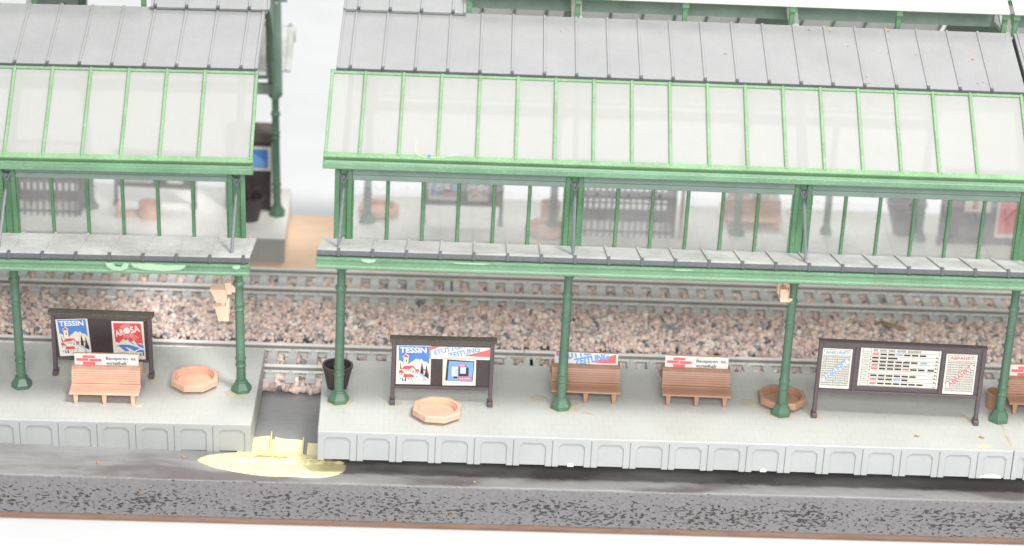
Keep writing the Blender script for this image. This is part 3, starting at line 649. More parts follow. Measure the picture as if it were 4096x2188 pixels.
def poster_building(w, h):
    B = (1112,498,1832,1080); p = Print(B, w, h, ['paper','blue','pred','black','white','lblue'])
    p.rect(*B,'paper',0); p.poly([(1205,535),(1795,572),(1765,1005),(1170,975)], 'black'); p.poly([(1245,565),(1780,590),(1752,998),(1220,970)], 'lblue')
    p.rect(1615,700,1672,885,'black',2); p.rect(1455,690,1480,870,'black',2); p.rect(1455,825,1672,885,'black',2); p.rect(1310,685,1440,885,'white',2); p.rect(1500,690,1612,828,'white',3); p.rect(1605,640,1618,720,'black',2)
    p.rect(1452,610,1600,682,'pred',2); p.rect(1440,892,1755,968,'pred',2); p.rect(1355,888,1432,930,'black',2)
    for i in range(7): p.rect(1355 if i % 2 == 0 else 1375, 728+i*22, 1438, 733+i*22, 'black', 3)
    for i in range(5): p.rect(1472+i*24,636,1488+i*24,656,'white',3)
    for i in range(8): p.rect(1475+i*32,920,1492+i*32,946,'white',3)
    return p
def sheet_table(title, w, h, ink):
    B = (672,338,958,704); p = Print(B, w, h, ['paper','grey','black',ink,'white'])
    p.rect(*B,'paper',0); x0, x1 = 692, 942
    p.text(title, 708,358,930,388, ink, .03)
    for y in [348,400]+[418+i*21.5 for i in range(13)]: p.line(x0,y,x1,y,2.6,'black')
    for x in (x0,722,800,826,912,x1): p.line(x,400 if x not in (x0,x1) else 348,x,676,2.4,'black')
    rnd = random.Random(3)
    for i in range(13):
        y = 411+i*21.3
        for a, b_ in ((698,714),(732,790),(805,820),(834,905),(918,936)):
            x = a
            while x < b_: ww = rnd.uniform(3,6); p.rect(x,y-3.5,x+ww,y+3.5,'grey',2); x += ww+2.6
    p.poly([(690,618),(908,425),(944,452),(712,650)], 'paper', 3)
    p.text(title, 685,515,945,556, ink, .035, rot=math.radians(42), layer=5)
    return p
def sheet_plan(w, h):
    B = (1040,335,1785,705); p = Print(B, w, h, ['paper','black','pred','lblue','grey'])
    p.rect(*B,'paper',0)
    for y in (348, 700): p.line(1062,y,1768,y,3,'black')
    for x in (1062,1135,1768): p.line(x,348,x,700,3,'black')
    ys = [385,421,456,489,521,553,586,620,655]
    for y in ys: p.line(1062,y,1768,y,2.6,'black')
    x = 1160
    for g in (4,6,6,8,12):
        for i in range(g): p.rect(x,356,x+5,378,'black',2); x += 10.5
        x += 16
    rows = [('r',7,0,3),('k',3),('k',8,7),('r',6,),('r',9,0,5),(),('k',6,),('r',6,0,3),('r',7,)]
    spec = [[(0,'pred'),(1,'black'),(2,'black'),(3,'lblue'),(4,'black'),(5,'black'),(6,'black')],
            [(0,'black'),(1,'black'),(2,'black'),(2.4,'black')],
            [(0,'black'),(1,'black'),(2,'black'),(3,'black'),(4,'black'),(5,'black'),(6.2,'lblue')],
            [(0,'pred'),(1,'black'),(2,'black'),(3,'black'),(4,'black')],
            [(0,'pred'),(1,'black'),(2,'black'),(3,'black'),(4,'pred'),(5,'black'),(6,'black'),(7.2,'black')],
            [], [(0,'black'),(1,'black'),(2,'black'),(3,'black'),(4,'black'),(5,'black')],
            [(0,'pred'),(1,'black'),(2,'black'),(3,'lblue'),(4,'black')],
            [(0,'pred'),(1,'black'),(2,'black'),(3,'black'),(4,'black'),(5,'black'),(6,'black')]]
    for y, row in zip([403,438,472,505,537,569,603,637,677], spec):
        for k, c in row: p.rect(1150+k*73,y-9,1150+k*73+60,y+7,c,2)
        for i in range(4): p.rect(1075+i*13,y-5,1083+i*13,y+5,'grey',2)
        p.poly([(1742,y+2),(1766,y+14),(1742,y+14)], 'black')
    return p
def sign_bau(w, h):
    B = (538,1050,2005,1368); p = Print(B, w, h, ['paper','pred','black','white'])
    p.rect(*B,'white',0)
    for r in ((725,1092,1005,1160),(578,1168,858,1240),(876,1178,1156,1250),(728,1258,1008,1332)): p.rect(*r,'pred')
    p.text('Bausparen  ist.', 1262,1120,1965,1220, 'black', .012); p.text('vorteilhaft', 1258,1238,1730,1325, 'black', .012)
    return p
def sign_zeitung(w, h):
    B = (463,348,1012,456); p = Print(B, w, h, ['paper','lblue','pred','white'])
    p.rect(*B,'white',0); p.poly([(475,350),(520,350),(475,388)], 'pred'); p.poly([(995,352),(995,432),(780,430)], 'pred')
    p.text('STUTTGARTER', 485,300,985,372, 'lblue', .05, rot=math.radians(14), clip=(470,352,1005,452))
    p.text('ZEITUNG', 628,368,935,434, 'lblue', .05, rot=math.radians(13), clip=(470,352,1005,452))
    return p

# ------------------------------------------------------------------ furniture
def make_notice_board(label, W, loc, rz=0, mat=None, H=2.19, z0=.55, cap='roof', posters=(), name='notice_board', body='brown', fr='brownl', group='notice boards'):
    t = thing(name, label, 'notice board', loc, rz, group, mat)
    mb = MB(); mb.box(-W/2+.12, W/2-.12, .0, .05, z0+.08, H-.02); mb.build('panel', M[body], t)
    mb = MB()
    mb.box(-W/2+.13, W/2-.13, -.07, .09, z0, z0+.09); mb.box(-W/2+.13, W/2-.13, -.07, .09, H-.13, H)
    mb.build('frame', M[fr], t, bevel=.014, seg=1)
    for s_ in (-1, 1):
        mb = MB(); x = s_*(W/2-.065)
        mb.box(x-.064, x+.064, -.075, .095, .16, H); mb.box(x-.085, x+.085, -.17, .16, 0, .17)
        mb.build('leg', M[fr], t, bevel=.018, seg=1)
    mb = MB()
    if cap == 'roof':
        pr = [(-.16,H+.0),(-.19,H+.03),(-.14,H+.09),(-.02,H+.125),(.1,H+.125),(.19,H+.08),(.22,H+.02),(.2,H)]
        mb.prism(pr, 'x', -W/2-.07, W/2+.07)
    else: mb.box(-W/2-.02, W/2+.02, -.12, .13, H+.002, H+.05)
    mb.build('roof_cap' if cap == 'roof' else 'top_rail', M['cap'] if cap == 'roof' else M[fr], t, bevel=.015, seg=1)
    for fn, (x, z, w, h), rot, lab in posters:
        fn(w, h).build('poster', t, (x, -.012, z), rot, lab)
    return t
# near right board with the torn newspaper sheet
make_notice_board('dark brown notice board with TESSIN poster, newspaper strip and blue framed print', 3.20, (3.22,-.01,0), math.radians(.8), posters=(
    (poster_zeitung, (-.50,1.58,1.98,.42), 0, 'red and blue newspaper strip'), (poster_tessin, (-1.44,.68,1.08,1.33), math.radians(-.5), 'blue and red TESSIN travel poster'),
    (poster_building, (.02,.67,1.04,.96), math.radians(-1), 'blue framed print of a building')))
# left board
make_notice_board('dark brown notice board with red AROSA and blue TESSIN posters, behind the left bench', 3.22, (-4.44,.91,0), math.radians(-1.7), mat=PL, posters=(
    (poster_tessin, (-1.38,.65,1.03,1.32), math.radians(-4), 'blue and red TESSIN travel poster'), (poster_arosa, (.36,.62,1.02,1.36), math.radians(-1.5), 'red AROSA sun poster')))
# timetable board
tt = make_notice_board('wide dark timetable board with ANKUNFT and ABFAHRT sheets', 5.26, (17.59,-.19,0), math.radians(-2.2), H=2.62, z0=.90, cap='rail', body='brownl', name='timetable_board', posters=(
    (lambda w, h: sheet_table('ANKUNFT', w, h, 'lblue'), (-2.52,1.02,.96,1.37), 0, 'ANKUNFT arrivals sheet in blue'),
    (sheet_plan, (-1.30,1.16,2.52,1.36), 0, 'cream train plan sheet with bar rows'),
    (lambda w, h: sheet_table('ABFAHRT', w, h, 'pred'), (1.40,1.01,.97,1.38), math.radians(-.3), 'ABFAHRT departures sheet in red')))
for x in (-1.42, 1.30):
    mb = MB(); mb.box(x-.045, x+.045, -.06, .0, .99, 2.49); mb.build('divider', M['brownl'], tt, bevel=.012, seg=1)

def make_bench(label, mat_name, sign, loc, rz=0, mat=None, signpart=True):
    t = thing('double_bench', label, 'bench', loc, rz, 'back to back platform benches', mat); W = 1.10; m_ = M[mat_name]
    def slat(pts, n_, dep):   # a board with shallow grooves between slats
        out = []
        for i in range(len(pts)-1):
            a, b_ = Vector(pts[i]), Vector(pts[i+1])
            for k in range(n_):
                u, v = a.lerp(b_, k/n_), a.lerp(b_, (k+1)/n_); d = (b_-a).normalized(); nr = Vector((d.y, -d.x))*dep
                out += [tuple(u+nr*0), tuple(u.lerp(v, .10)+nr*-1), tuple(u.lerp(v, .16)), tuple(v)]
        return out
    for sd in (1, -1):
        g = (lambda y: y) if sd == 1 else (lambda y: 1.84-y)
        up_ = [(0,.34),(-.015,.395),(.05,.415),(.35,.43),(.46,.455),(.50,.49)]; lo = [(.50,.42),(.42,.38),(.05,.36)]
        mb = MB(); mb.prism([(g(y), z) for y, z in up_+[(.53,.48)]+lo], 'x', -W, W); mb.build('seat', m_, t, bevel=.012, seg=1)
        fr_ = slat([(.505,.495),(.535,.66),(.575,.80),(.64,.92),(.72,.985)], 2, -.016)
        mb = MB(); mb.prism([(g(y), z) for y, z in fr_+[(.905,.99),(.905,.55),(.56,.47)]], 'x', -W+.015, W-.015); mb.build('backrest', m_, t)
        for x in (-.90, 0, .90):
            mb = MB(); y = g(.10); s_ = .03 if sd == 1 else -.03
            mb.hexa([(x-.05,y-.04-s_,0),(x+.05,y-.04-s_,0),(x+.05,y+.05-s_,0),(x-.05,y+.05-s_,0),(x-.085,y-.05,.37),(x+.085,y-.05,.37),(x+.085,y+.12,.37),(x-.085,y+.12,.37)])
            mb.build('leg', m_, t, bevel=.012, seg=1)
    mb = MB(); mb.box(-1.0, 1.0, .86, .955, .92, 1.37); o = mb.build('sign_board', M['board_orange'] if sign is not sign_zeitung else m_, t, bevel=.01, seg=1)
    pr = sign(2.02, .435); s_ = pr.build('sign_print', o, (-1.01,.838,.945))
    return t
make_bench('salmon pink bench with Bausparen sign in front of the left notice board', 'terra', sign_bau, (-4.14,-1.08,0), 0, PL)
make_bench('brown bench with newspaper sign, half behind the middle green column', 'terrad', sign_zeitung, (7.80,.36,0), math.radians(-1))
make_bench('brown bench with Bausparen sign between two green columns', 'terrad', sign_bau, (11.33,.33,0), math.radians(-1))
make_bench('brown bench cut off at the right edge, behind the last green column', 'terrad', sign_bau, (22.48,.45,0), 0)
make_bench('blurred salmon bench on the far platform, seen through the windows', 'terra', sign_bau, (15.30,17.1,-.605), math.radians(2))

def make_bowl(mat_name, label, loc, rz, mat=None, r=.80):
    o = MB()
    o.lathe(0, 0, [(r*.70,0,8),(r*.80,.07,8),(r*1.0,.12,8),(r*1.0,.30,8),(r*.975,.325,8),(r*.79,.325),(r*.765,.30),(r*.755,.24),(r*.72,.235),(r*.715,.13),(0.02,.115)], 48, rot=rz)
    b_ = o.build('octagonal_planter', M[mat_name], smooth=True, ang=28)
    M_ = Matrix.Translation(loc); b_.matrix_world = (mat @ M_) if mat is not None else M_
    return tag(b_, label, 'planter', 'empty octagonal planter bowls')
make_bowl('terra', 'empty salmon octagonal bowl right of the left bench', (-1.45,.44,0), .45, PL)
make_bowl('terra', 'empty salmon octagonal bowl in front of the newspaper notice board', (3.09,-.83,0), .30)
make_bowl('terrad', 'empty brown octagonal bowl behind the green column left of the timetable', (14.12,.78,0), .42)
make_bowl('terra', 'blurred salmon bowl on the far platform behind the leftmost window bay', (1.0,17.65,-.605), .3)
make_bowl('terra', 'blurred salmon bowl on the far platform in front of a small round pot', (7.36,16.2,-.605), .2, r=.86)

def make_tub(name, mat_name, label, loc, r0, r1, h, ribs, cross=False, plant=False, mat=None):
    t = thing(name, label, 'flower pot', loc, 0, 'round flower pots', mat); mb = MB(); n_ = 72; vs = []; fs = []
    prof = [(r1,0),(r1*.6+r0*.4,h*.4),(r0*.95,h*.88),(r0*1.0,h*.92),(r0,h),(r0*.86,h),(r0*.84,h*.9),(r1*.8,h*.45),(.02,h*.42)]
    for j, (r, z) in enumerate(prof):
        for i in range(n_):
            q_ = r*(1-.035*(ribs and j < 3 and (i % 4 == 0))); vs.append((q_*math.cos(2*PI*i/n_), q_*math.sin(2*PI*i/n_), z))
    for j in range(len(prof)-1):
        for i in range(n_): fs.append((j*n_+i, j*n_+(i+1) % n_, (j+1)*n_+(i+1) % n_, (j+1)*n_+i))
    fs.append(tuple(range(n_))[::-1]); mb.add(vs, fs); mb.build('pot', M[mat_name], t, smooth=True, ang=40)
    if cross:
        for a in (.5, .5+PI/2):
            mb = MB(); c, s_ = math.cos(a)*r0*.83, math.sin(a)*r0*.83; mb.tube([(-c,-s_,h*.72),(0,0,h*.8),(c,s_,h*.72)], .035, 6); mb.build('cross_bar', M[mat_name], t)
    if plant:
        mb = MB(); rn = random.Random(5)
        for k in range(9):
            a = rn.uniform(0, 2*PI); e = rn.uniform(.2,.5); z = rn.uniform(.1,.35); mb.tube([(0,0,h*.4),(e*.5*math.cos(a),e*.5*math.sin(a),h+z*.6),(e*math.cos(a),e*math.sin(a),h+z)], [.05,.04,.06], 6)
        mb.build('plant', M['brown'], t)
    return t
make_tub('flower_tub', 'brown', 'dark brown ribbed tub behind the first green column of the long platform', (-.07,1.02,0), .49, .31, .80, True, cross=True)
make_tub('flower_pot', 'terrad', 'small brown round pot between timetable and last column', (21.02,.98,0), .29, .26, .56, False)
make_tub('flower_tub', 'brown', 'dark tub with a bare plant at the end of the far left platform', (-3.85,16.6,-.605), .58, .36, .95, False, plant=True)
make_tub('flower_pot', 'terra', 'blurred small salmon pot behind the far bowl', (7.55,18.0,-.605), .40, .36, .55, False)
make_tub('flower_tub', 'brown', 'blurred dark tapered tub behind a far column near the right', (21.1,17.4,-.605), .78, .40, 1.30, False)
make_tub('flower_pot', 'terra', 'blurred salmon pot tipped beside the far left notice board', (-7.55,16.5,-.605), .42, .38, .6, False)

# fitting of tapered boxes glued on columns
def make_fitting(label, X, mat, pieces, arm):
    t = thing('column_fitting', label, 'fitting', (X,0,0), 0, 'pink fittings glued to columns', mat)
    for (xa, xb, za, xc, xd, zb, y) in pieces:   # top left/right/z, bottom left/right/z
        mb = MB(); d = .17
        mb.hexa([(xc,y-d*.7,zb),(xd,y-d*.7,zb),(xd,y+d*.7,zb),(xc,y+d*.7,zb),(xa,y-d,za),(xb,y-d,za),(xb,y+d,za),(xa,y+d,za)]); mb.build('tapered_box', M['pink'], t, bevel=.018)
    mb = MB()
    for b_ in arm: mb.box(*b_)
    mb.build('mounting_arm', M['pink'], t, bevel=.02)
    return t
make_fitting('pink fitting of two stacked tapered boxes hung beside the left hall end column', 0, CL,
    [(-.90,-.38,3.78,-.70,-.36,3.27,-.05), (-.76,-.33,3.16,-.66,-.32,2.62,-.05)],
    [(-.56,-.44,-.10,.02,3.08,3.34),(-.41,-.30,-.14,.14,2.85,3.33),(-.42,-.22,-.16,.10,3.58,4.0),(-.25,-.10,-.09,.05,3.62,3.86)])
make_fitting('pink boxy fitting tucked under the gutter on the third column of the long platform', 14.0, None,
    [(-.46,-.24,4.42,-.42,-.16,3.96,-.12), (-.52,-.40,4.75,-.50,-.38,4.15,.08)],
    [(-.34,-.12,-.05,.10,4.3,4.75),(-.16,-.02,-.14,.0,3.90,4.05),(-.2,-.06,-.05,.08,4.0,4.4)])

# dried glue on the board in the gap
gp = thing('glue_spill', 'pale yellow dried glue puddle with ridges in the gap between the two near platforms', 'glue')
out = [(-4.38,-1.24),(-4.05,-1.45),(-3.73,-1.70),(-3.2,-1.87),(-2.66,-2.05),(-2.08,-2.15),(-1.41,-2.12),(-.61,-2.18),(-.16,-2.05),(.18,-1.85),(.36,-1.41),(.1,-.95),(-.9,-.62),(-2.1,-.58),(-3.16,-.62),(-4.09,-.85)]
for _ in range(2): out = [(.75*p[0]+.25*q[0], .75*p[1]+.25*q[1]) if k == 0 else (.25*p[0]+.75*q[0], .25*p[1]+.75*q[1]) for p, q in zip(out, out[1:]+out[:1]) for k in (0, 1)]
def dome(out, h, z0=BT):
    c = (sum(p[0] for p in out)/len(out), sum(p[1] for p in out)/len(out)); vs = []; n_ = len(out)
    o2 = []
    for i in range(n_):
        a, b_ = out[i], out[(i+1) % n_]; o2 += [a, ((a[0]+b_[0])/2+random.uniform(-.03,.03), (a[1]+b_[1])/2+random.uniform(-.02,.02))]
    n_ = len(o2)
    for s_, z in ((1,0),(.985,h*.5),(.95,h*.85),(.8,h),(.4,h*.9)):
        for p in o2: vs.append((c[0]+(p[0]-c[0])*s_, c[1]+(p[1]-c[1])*s_, z0+z))
    vs.append((*c, z0+h*.85)); fs = [(j*n_+i, j*n_+(i+1) % n_, (j+1)*n_+(i+1) % n_, (j+1)*n_+i) for j in range(4) for i in range(n_)]+[(4*n_+i, 4*n_+(i+1) % n_, 5*n_) for i in range(n_)]
    return vs, fs
mb = MB(); mb.add(*dome(out, .055, BT+.002)); mb.build('puddle', M['yellowglue'], gp, smooth=True, ang=60)
mb = MB()
def sheet(x0, x1, yb, yf_, zt, curve, tilt=0):
    nx, ny = 14, 12; vs = []
    for layer in (0, 1):
        for j in range(ny+1):
            for i in range(nx+1):
                u, v = i/nx, j/ny; x = x0+(x1-x0)*u; back = yb+tilt*u+.05*math.sin(u*5+x0)-curve*math.sin(PI*u)
                y = back+(yf_-back)*v
                z = BT+.015+zt*(1-v)**2.2*(.75+.25*abs(2*u-1))+.10*(v > .62)*max(0,(v-.62)/.38)*(1+.35*math.sin(u*6+x0*3)+.3*math.sin(u*15+x0*9)*math.sin(u*4))
                vs.append((x+.05*v*(u-.5), y, z-(.03 if layer else 0)))
    N_ = (nx+1)*(ny+1)
    fs = [(j*(nx+1)+i, j*(nx+1)+i+1, (j+1)*(nx+1)+i+1, (j+1)*(nx+1)+i) for j in range(ny) for i in range(nx)]
    fs += [tuple(k+N_ for k in f_[::-1]) for f_ in fs]
    bd = [i for i in range(nx)]
    for i in range(nx): fs.append((i, i+1, N_+i+1, N_+i)); a = ny*(nx+1)+i; fs.append((a, a+1, N_+a+1, N_+a))
    for j in range(ny): a = j*(nx+1); fs.append((a, a+nx+1, N_+a+nx+1, N_+a)); a = a+nx; fs.append((a, a+nx+1, N_+a+nx+1, N_+a))
    return vs, fs
mb.add(*sheet(-3.1,-2.12,.42,-.98,.10,.04,-.05)); mb.add(*sheet(-1.98,-1.10,.36,-1.0,.12,.05,-.24)); mb.add(*sheet(-.93,-.2,.0,-1.1,.12,.03,-.12))
mb.add(*sheet(-2.12,-1.98,.30,-.95,.02,.0)); mb.build('ridge', M['yellowglue'], gp, smooth=True, ang=70)
mb = MB()
for x, y0_, y1_ in ((-2.10,.44,-.60),(-1.08,.10,-.70)):
    mb.hexa([(x-.03,y1_,BT+.01),(x+.03,y1_,BT+.01),(x+.03,y0_,BT+.01),(x-.03,y0_,BT+.01),(x-.012,y1_,BT+.10),(x+.012,y1_,BT+.10),(x+.02,y0_,BT+.26),(x-.01,y0_,BT+.26)])
mb.build('fin', M['yellowglue'], gp, bevel=.01)
mb = MB(); rg = random.Random(4); N_ = 46; vs = []   # torn, curled-up lip across the puddle
for i in range(N_+1):
    u = i/N_; x = -4.1+4.35*u; yb = -1.08-.22*math.sin(u*PI*.9)+.05*math.sin(u*23)+rg.uniform(-.015,.015); hh = (.05+.13*rg.random()**1.5)*math.sin(PI*min(1,max(0,u)))**.4
    if rg.random() < .12: hh *= .3
    vs += [(x,yb-.10,BT+.05),(x,yb-.02,BT+.05+hh),(x+.01,yb+.0,BT+.05+hh),(x,yb+.05,BT+.03)]
fs = [(i*4+k,(i+1)*4+k,(i+1)*4+k+1,i*4+k+1) for i in range(N_) for k in range(3)]+[(i*4+3,(i+1)*4+3,(i+1)*4,i*4) for i in range(N_)]
mb.add(vs, fs); mb.build('torn_lip', M['yellowglue'], gp)

# clear glue smears around feet (parts of the platform surface), each a small separate blob
def smear(label, pts, mat=None, z=.003, h=.006, mt='clearglue'):
    mb = MB(); mb.add(*dome(pts, h, z)); o = mb.build('glue_smear', M[mt], smooth=True, ang=80)
    if mat is not None: o.matrix_world = mat
    return tag(o, label, 'glue', 'dried glue smears')
def ell(x, y, a, b_, n_=12): return [(x+a*math.cos(2*PI*i/n_)*random.uniform(.85,1.15), y+b_*math.sin(2*PI*i/n_)*random.uniform(.85,1.15)) for i in range(n_)]
smear('glue ring under the left foot of the newspaper notice board', ell(1.72,-.05,.28,.24))
smear('glue ring under the right foot of the newspaper notice board', ell(4.84,.04,.25,.2))
smear('glue ring around the first column base of the long platform', ell(.03,-.03,.44,.42))
smear('glue ring and streak at the middle column base', [(6.55,0),(6.7,-.35),(7.1,-.42),(7.4,-.3),(7.7,-.38),(8.05,-.50),(8.02,-.40),(7.6,-.2),(7.45,.1),(7.62,.4),(7.5,.45),(7.1,.35),(6.7,.3)])
smear('pale glue patch left of the newspaper bench', ell(6.28,.62,.27,.22))
smear('glue ring at the column base left of the timetable', ell(14.0,-.05,.48,.4))
smear('glue ring under the left foot of the timetable', ell(15.08,-.06,.24,.24))
smear('glue smear left of the right timetable foot', [(19.7,.25),(19.75,-.05),(20.0,-.38),(20.25,-.45),(20.2,-.2),(20.05,.05),(19.95,.3)])
smear('pale glue patch left of the brown bowl', ell(13.05,.75,.3,.3))
smear('small glue drop at the left foot of the Bausparen bench', ell(10.45,.33,.14,.12))
smear('glue ring under the right foot of the left notice board', ell(-2.85,.85,.26,.24), PL)
smear('glue ring under the left foot of the left notice board', ell(-5.85,.95,.22,.22), PL)
smear('shiny glue blob at the right leg of the salmon bench', ell(-3.12,-1.0,.25,.17), PL, h=.03)
smear('glue ring at the left hall end column base', ell(0,-.05,.4,.36), PL)
o = smear('cream glue line along the seam between the platforms at the right', [(20.97,-2.13),(21.04,-2.13),(21.05,-.4),(21.03,3.0),(20.98,3.0),(20.98,-.4)]); 
smear('pink stain near the front edge at the right', ell(20.15,-1.85,.22,.16), h=.003, mt='pink')
for lab, x, w_ in (('small white glue blob on the long platform front below the middle column', 7.24, .10), ('small white glue blob on the platform front below the brown bowl', 13.24, .10), ('wide white glue blob on the platform front at the right end', 20.38, .34)):
    mb = MB(); rg = random.Random(int(x)); n_ = 16; top = [(w_*math.cos(PI*i/n_), .13*math.sin(PI*i/n_)**.7*rg.uniform(.75,1.2)) for i in range(n_+1)]
    mb.prism([(x+a, -.965+b_) for a, b_ in top], 'y', YF-.015, YF+.03); tag(mb.build('glue_blob', M['white'], bevel=.02), lab, 'glue', 'white glue blobs')
# tiny debris
for lab, (x, y, z), r in (('tiny round orange crumb on the board below the left platform', (-4.75,-1.05,BT+.03), .045), ('tiny pink crumb on the board edge, left', (-7.35,-1.55,BT+.03), .05), ('tiny orange crumb on the board under the long platform', (4.3,-2.18,BT+.03), .05)):
    mb = MB(); mb.lathe(0,0,[(.3*r,-.6*r),(r,-.1*r),(.8*r,.5*r),(.2*r,.8*r)], 8); o = mb.build('crumb', M['rust'], smooth=True); o.location = (x,y,z); tag(o, lab, 'crumb', 'loose crumbs')
for lab, (x, y), a in (('curled brown wood shaving on the platform below the timetable', (18.1,-1.35), .2), ('small brown wood shaving near the right platform seam', (20.15,-1.32), -.3)):
    mb = MB(); mb.tube([(-.10,0,.03),(-.04,.04,.05),(.03,-.01,.03),(.10,.02,.04)], [.008,.025,.02,.006], 6); o = mb.build('wood_shaving', M['rust']); o.location = (x,y,.0); o.rotation_euler.z = a; tag(o, lab, 'wood shaving', 'wood shavings')
mb = MB(); mb.tube([(-.75,.35,-.05),(-.2,.05,.08),(.45,-.25,.02),(.6,-.3,-.05)], [.03,.11,.09,.03], 8); o = mb.build('wood_splinter', M['stick'], smooth=True); o.location = (19.2,9.35,-.98)
tag(o, 'brown wood splinter lying on the ballast at the far right', 'splinter')
mb = MB(); pts_ = []
mb.tube([(2.16,.0,8.74),(2.10,-.25,8.60),(2.2,-.50,8.50),(2.5,-.56,8.46),(3.0,-.50,8.47),(3.4,-.44,8.54)], .0045, 5); mb.lathe(2.55,-.50,[(.02,8.45),(.05,8.48),(.03,8.53)], 7, m=1)
tag(mb.build('thread', [M['thread'], M['blue']]), 'loose white thread with a blue speck caught at the glass roof edge', 'thread')
rn = random.Random(11)
A2, B2 = Vector((2.22,10.235)), Vector((5.55,11.12))
for k in range(16):   # orange crumbs scattered on the slate roof, mostly at the right
    x = rn.choice([rn.uniform(15,20.8), rn.uniform(0,20.8), rn.uniform(16,19.5)]); u = rn.uniform(.05,.95); p = A2.lerp(B2, u); r = rn.uniform(.018,.04)
    mb = MB(); mb.lathe(0,0,[(.3*r,-.4*r),(r,0),(.7*r,.5*r),(.2*r,.7*r)], 6); o = mb.build('roof_crumb', M['rust']); o.location = (x+.034*p.x, p.x, p.y+.035+r*.3); o.scale = (rn.uniform(1,2.2),1,1)
    tag(o, 'tiny orange crumb lying on the grey roof of the long hall', 'crumb', 'orange crumbs on the slate roof')

# ------------------------------------------------------------------ far platform things
def make_railing(label, x0, x1, y0, y1, h, terra_post=None):
    t = thing('stair_railing', label, 'railing', (0,0,-.605), 0, 'dark slatted railings on the far platform')
    for (a, b_, c, d, nm) in ((x0,x1,y0,y0+.08,'front_railing'), (x0,x1,y1-.08,y1,'back_railing'), (x0,x0+.08,y0+.081,y1-.081,'side_railing'), (x1-.08,x1,y0+.081,y1-.081,'side_railing')):
        mb = MB(); mb.box(a,b_,c,d,.62,.98); mb.box(a,b_,c,d,.14,.22); mb.box(a,b_,c,d,h-.1,h); mb.box(a,b_,c,d,1.32,1.38)
        if b_-a > .5:
            x = a
            while x < b_-.04: mb.box(x,x+.06,c-.01,d+.01,.0,h+.05); x += .235
        else:
            y = c
            while y < d-.04: mb.box(a-.01,b_+.01,y,y+.06,.0,h+.05); y += .235
        mb.build(nm, M['brown'], t)
    if terra_post is not None:
        mb = MB(); mb.box(terra_post, terra_post+.13, y0-.1, y0+.1, 0, h+.2); mb.build('end_post', M['terrad'], t)
    return t
make_railing('blurred dark slatted railing on the far platform behind the second window bay', 8.5, 12.15, 16.1, 18.4, 2.2, 12.3)
make_railing('blurred dark slatted railing on the far left platform', -13.6, -10.1, 16.3, 18.4, 2.2)
make_notice_board('blurred far notice board with pale posters behind the leftmost long window bay', 3.05, (4.14,16.85,-.605), 0, H=2.1, z0=.75, posters=(
    (poster_building, (-1.30,.95,1.15,1.0), 0, None), (poster_tessin, (.20,.95,.75,1.05), 0, None)), group='notice boards')
make_notice_board('blurred far notice board with blue poster on the far left platform', 3.1, (-7.45,17.65,-.605), math.radians(-3), H=2.1, z0=.75, posters=(
    (poster_building, (-1.35,.92,1.25,1.0), 0, None), (poster_arosa, (.45,.95,.6,.8), 0, None)), group='notice boards')
make_notice_board('blurred far notice board with red poster at the right edge', 4.2, (24.3,16.4,-.605), 0, H=3.0, z0=.05, cap='rail', body='brownl', posters=(
    (lambda w, h: Print((0,0,10,10), w, h, ['paper','red']).rect(0,0,10,10,'paper',0).rect(.8,.6,9.4,9.2,'red',1), (.05,.35,1.15,1.55), 0, 'red poster with pale border'),
    (lambda w, h: Print((0,0,10,10), w, h, ['paper','red','blue']).rect(0,0,10,10,'paper',0).rect(3,1,5,9,'red',1).rect(7,4,8,8,'blue',1), (-1.2,1.35,1.0,1.3), 0, 'white poster with red mark')), group='notice boards')
kk = thing('poster_kiosk', 'dark brown kiosk with a blue poster at the end of the far left platform', 'kiosk', (-3.85,17.75,-.605), 0)
mb = MB(); mb.box(-.95,.75,-.2,.9,0,2.75); mb.build('kiosk_body', M['brown'], kk, bevel=.02)
mb = MB(); mb.box(-1.0,.85,-.3,1.0,2.76,3.12); mb.build('kiosk_roof', M['cap'], kk, bevel=.04)
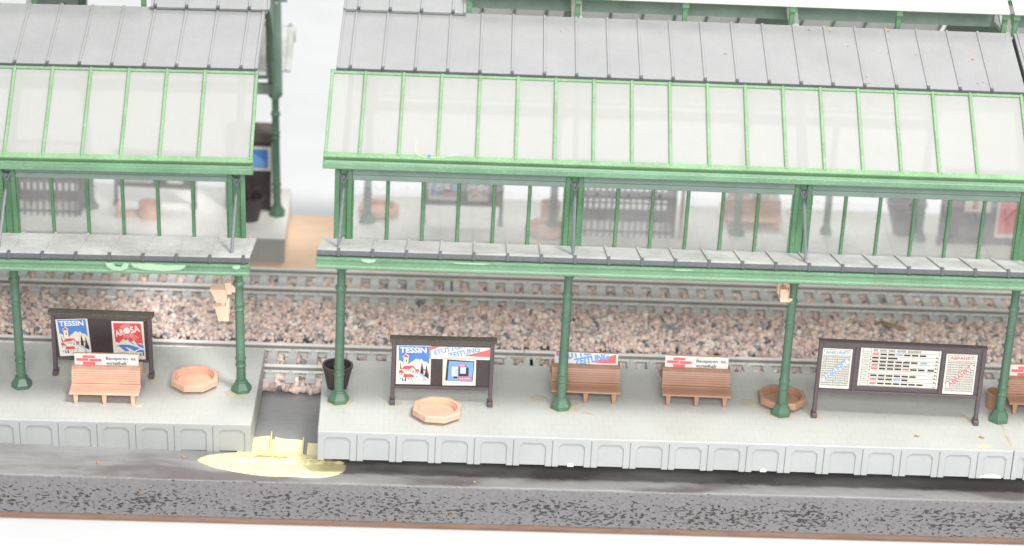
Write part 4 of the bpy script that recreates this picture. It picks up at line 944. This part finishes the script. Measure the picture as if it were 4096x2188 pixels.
pr = Print((0,0,10,10), .95, .95, ['paper','blue','lblue']); pr.rect(0,0,10,10,'paper',0).rect(1,1,9,9,'blue',1).poly([(1.5,2),(8,6),(8,8.5),(1.5,8.5)], 'lblue', 2); pr.build('poster', kk, (-.22,-.215,1.62), label='blue poster with cream border')
mb = MB(); mb.lathe(0,0,[(.22,0),(.22,.14),(.14,.3),(.12,4.3),(.2,4.4)], 14); o = mb.build('lamp_post', M['col'], smooth=True); o.location = (18.05,17.1,-.605); tag(o, 'blurred slim green post on the far platform seen between two windows', 'post')
mb = MB(); mb.box(-.5,.5,-.15,.15,0,.16); mb.box(-.5,-.4,-.15,.15,.16,.5); o = mb.build('bench_fragment', M['terra'], bevel=.03); o.location = (-8.3,16.6,-.6); o.rotation_euler.z = .3; tag(o, 'broken salmon bench piece lying on the far left platform', 'bench piece')

# ------------------------------------------------------------------ light
w = bpy.data.worlds.new('World'); S.world = w; w.use_nodes = True
bg = w.node_tree.nodes['Background']; bg.inputs[0].default_value = (.96,.98,1,1); bg.inputs[1].default_value = .46
def area(name, loc, target, size, power, col=(1,1,1), sy=None):
    l = bpy.data.lights.new(name, 'AREA'); l.size = size; l.energy = power; l.color = col
    if sy: l.shape = 'RECTANGLE'; l.size_y = sy
    o = bpy.data.objects.new(name, l); C.objects.link(o); o.location = loc
    o.rotation_euler = (Vector(target)-Vector(loc)).to_track_quat('-Z', 'Y').to_euler(); return o
area('key_lamp', (44,-56,114), (9,0,0), 24, 178000, (1,.99,.97))
area('top_softbox', (14,-40,108), (9,-2,0), 50, 25000, (1,1,1), 30)
area('front_fill', (6,-118,66), (10,10,0), 60, 152000, (1,1,1), 28)  # added fill without a real source, brightens ballast and hall interior
area('back_fill', (8,70,95), (8,10,0), 80, 62000, (1,1,1), 40)  # added fill from behind, no such source; lifts far platform and ballast
S.view_settings.view_transform = 'Standard'; S.view_settings.look = 'None'; S.view_settings.gamma = 1; S.view_settings.exposure = 0
S.view_settings.use_curve_mapping = False
S.render.engine = 'CYCLES'; S.cycles.max_bounces = 10; S.cycles.transparent_max_bounces = 24
S.render.resolution_x = 1024; S.render.resolution_y = 547
